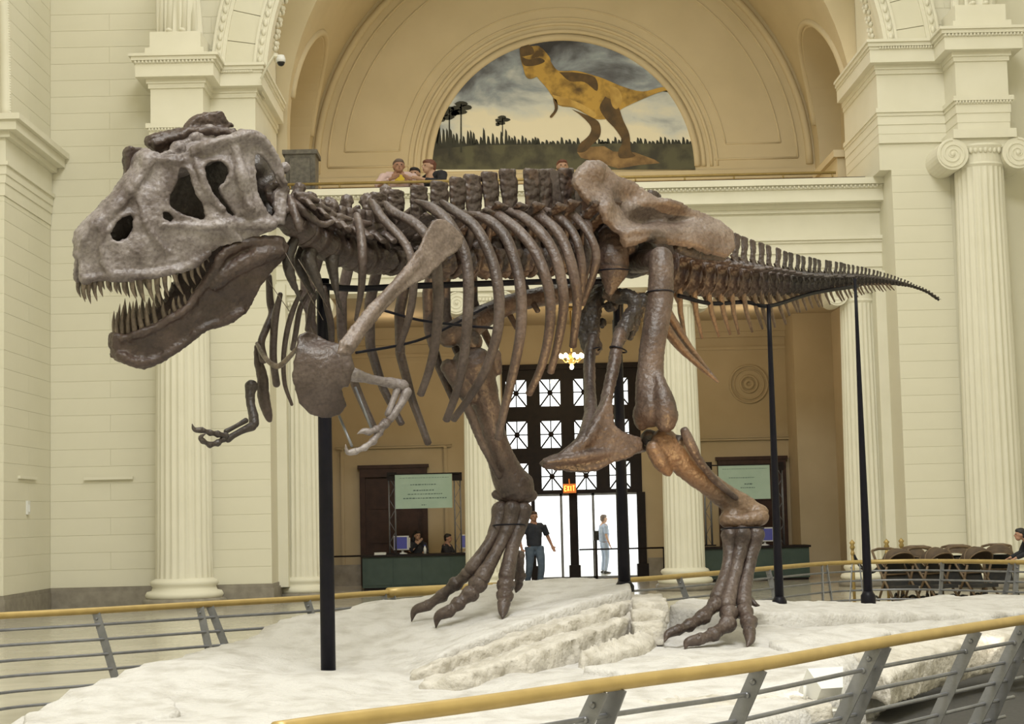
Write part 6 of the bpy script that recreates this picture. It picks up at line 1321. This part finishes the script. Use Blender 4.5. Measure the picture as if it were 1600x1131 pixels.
# brass stanchions with a black rope
mat('rope_black', (0.010, 0.010, 0.010), None, rough=0.9)
sp_ = [(1333, 885, 31.0), (1386, 868, 31.0), (1409, 866, 31.6)]; tops = []
for i, (px, py, d) in enumerate(sp_):
    t = P(px, py, d); tops.append(t)
    e = empty('rope_stanchion', (t.x, d, 0), label=('brass rope stanchion left of the thin tail post', 'brass rope stanchion just right of the thin tail post', 'brass rope stanchion at the left end of the strollers')[i], cat='stanchion', group='brass stanchions')
    H_ = 1.0; obj('pole', MB().tube([(t.x, d, 0.03), (t.x, d, H_)], .028, 10), 'brass', e, True); obj('base', MB().lathe([(.16, 0), (.15, .03), (.05, .05), (.03, .08)], 20, (t.x, d, 0)), 'brass', e, True); obj('finial', MB().lathe([(.03, 0), (.05, .04), (.03, .08), (.055, .12), (.0, .18)], 14, (t.x, d, H_)), 'brass', e, True)
for (i, j, l) in ((0, 1, 'black sagging rope between the stanchions behind the thin tail post'),):
    a, b = tops[i], tops[j]; pts = [(a.x + (b.x - a.x) * t, 31.0, .93 - .34 * (1 - (2 * t - 1) ** 2)) for t in np.linspace(0, 1, 13)]
    e = empty('barrier_rope', pts[6], label=l, cat='rope'); obj('rope', MB().tube(pts, .03, 8), 'rope_black', e, True)
    for q in (pts[0], pts[-1]): obj('hook', MB().ell(q, (.04, .04, .05)), 'brass', e, True)
# parked strollers with brown hoods
mat('hood_brown', (0.06, 0.040, 0.026), (0.10, 0.068, 0.042), 6, 0.8); mat('frame_brown', (0.16, 0.105, 0.055), (0.11, 0.07, 0.038), 8, 0.5); mat('seat_dark', (0.022, 0.024, 0.026), (0.04, 0.035, 0.03), 9, 0.9); mat('tyre', (0.012, 0.011, 0.010), None, rough=0.8)
def stroller(loc, rz, label, tilt):
    e = empty('stroller', loc, rz, label=label, cat='stroller', group='strollers parked behind the railing')
    hood = MB(); rows = []
    for i in range(7):
        a = tilt + 1.75 * i / 6; ring = []
        for k in range(13):
            u = PI * k / 12; x = .26 * math.cos(u); r = .30 * math.sin(u) ** .7 + .02; ring.append((x, -.02 - r * math.cos(a), .72 + r * math.sin(a)))
        rows.append(ring)
    vv = [p for r_ in rows for p in r_]; hood.add(vv, [(i * 13 + k, i * 13 + k + 1, (i + 1) * 13 + k + 1, (i + 1) * 13 + k) for i in range(6) for k in range(12)])
    hm = hood.mesh('hood', True); ho = put('hood', hm, 'hood_brown', e, True); so = ho.modifiers.new('s', 'SOLIDIFY'); so.thickness = .012
    for i in (0, 3, 6): obj('hoop', MB().tube(rows[i], .012, 6), 'frame_brown', ho, True, True)
    for s in (-1, 1):
        obj('side_tube', MB().tube([(s * .25, .42, 1.0), (s * .25, .22, .72), (s * .25, -.30, .12)], .022, 8), 'frame_brown', e, True, True); obj('side_tube', MB().tube([(s * .25, .30, .10), (s * .25, .05, .48), (s * .25, -.06, .74)], .022, 8), 'frame_brown', e, True, True)
        for y in (-.32, .32):
            w = obj('wheel', MB().tube([(s * .27, y + .11 * math.cos(a), .125 + .11 * math.sin(a)) for a in np.linspace(0, 2 * PI, 21)[:-1]], .018, 6, closed=True), 'tyre', e, True, True)
            mm = MB()
            for a in range(4): mm.tube([(s * .27, y - .10 * math.cos(a * .785), .125 - .10 * math.sin(a * .785)), (s * .27, y + .10 * math.cos(a * .785), .125 + .10 * math.sin(a * .785))], .006, 5)
            obj('spokes', mm, 'frame_brown', w, True, True)
    obj('handle', MB().tube([(-.25, .42, 1.0), (-.12, .45, 1.03), (.12, .45, 1.03), (.25, .42, 1.0)], .022, 8), 'frame_brown', e, True, True)
    obj('seat', MB().box(-.23, .23, -.25, .12, .36, .42), 'seat_dark', e, local=True); m_ = MB(); m_.prism([(-.23, .10, .40), (.23, .10, .40), (.23, .14, .40), (-.23, .14, .40)], [(-.23, .24, .86), (.23, .24, .86), (.23, .28, .86), (-.23, .28, .86)]); obj('backrest', m_, 'seat_dark', e, local=True)
    obj('footrest', MB().box(-.2, .2, -.40, -.26, .16, .19), 'frame_brown', e, local=True); obj('axle', MB().tube([(-.27, -.32, .125), (.27, -.32, .125)], .01, 6).tube([(-.27, .32, .125), (.27, .32, .125)], .01, 6), 'steel', e, True, True)
    obj('crossbar', MB().tube([(-.25, .12, .60), (.25, .12, .60)], .018, 6), 'frame_brown', e, True, True)
SL_ = ['leftmost brown-hooded stroller parked beside the stanchion', 'second brown-hooded stroller from the left behind the railing', 'third brown-hooded stroller, with the tallest raised hood', 'fourth brown-hooded stroller, right of the leaning rail post', 'fifth brown-hooded stroller, near the right column', 'rightmost brown-hooded stroller beside the bending person']
for i, (px, t, rz) in enumerate(((1404, .9, .3), (1428, .5, -.4), (1464, .8, .5), (1494, .7, -.3), (1527, .9, .45), (1562, .6, -.2))):
    dd = 29.4 + 1.15 * (i % 2)
    stroller((P(px, 900, dd).x, dd, 0), rz, SL_[i], t)
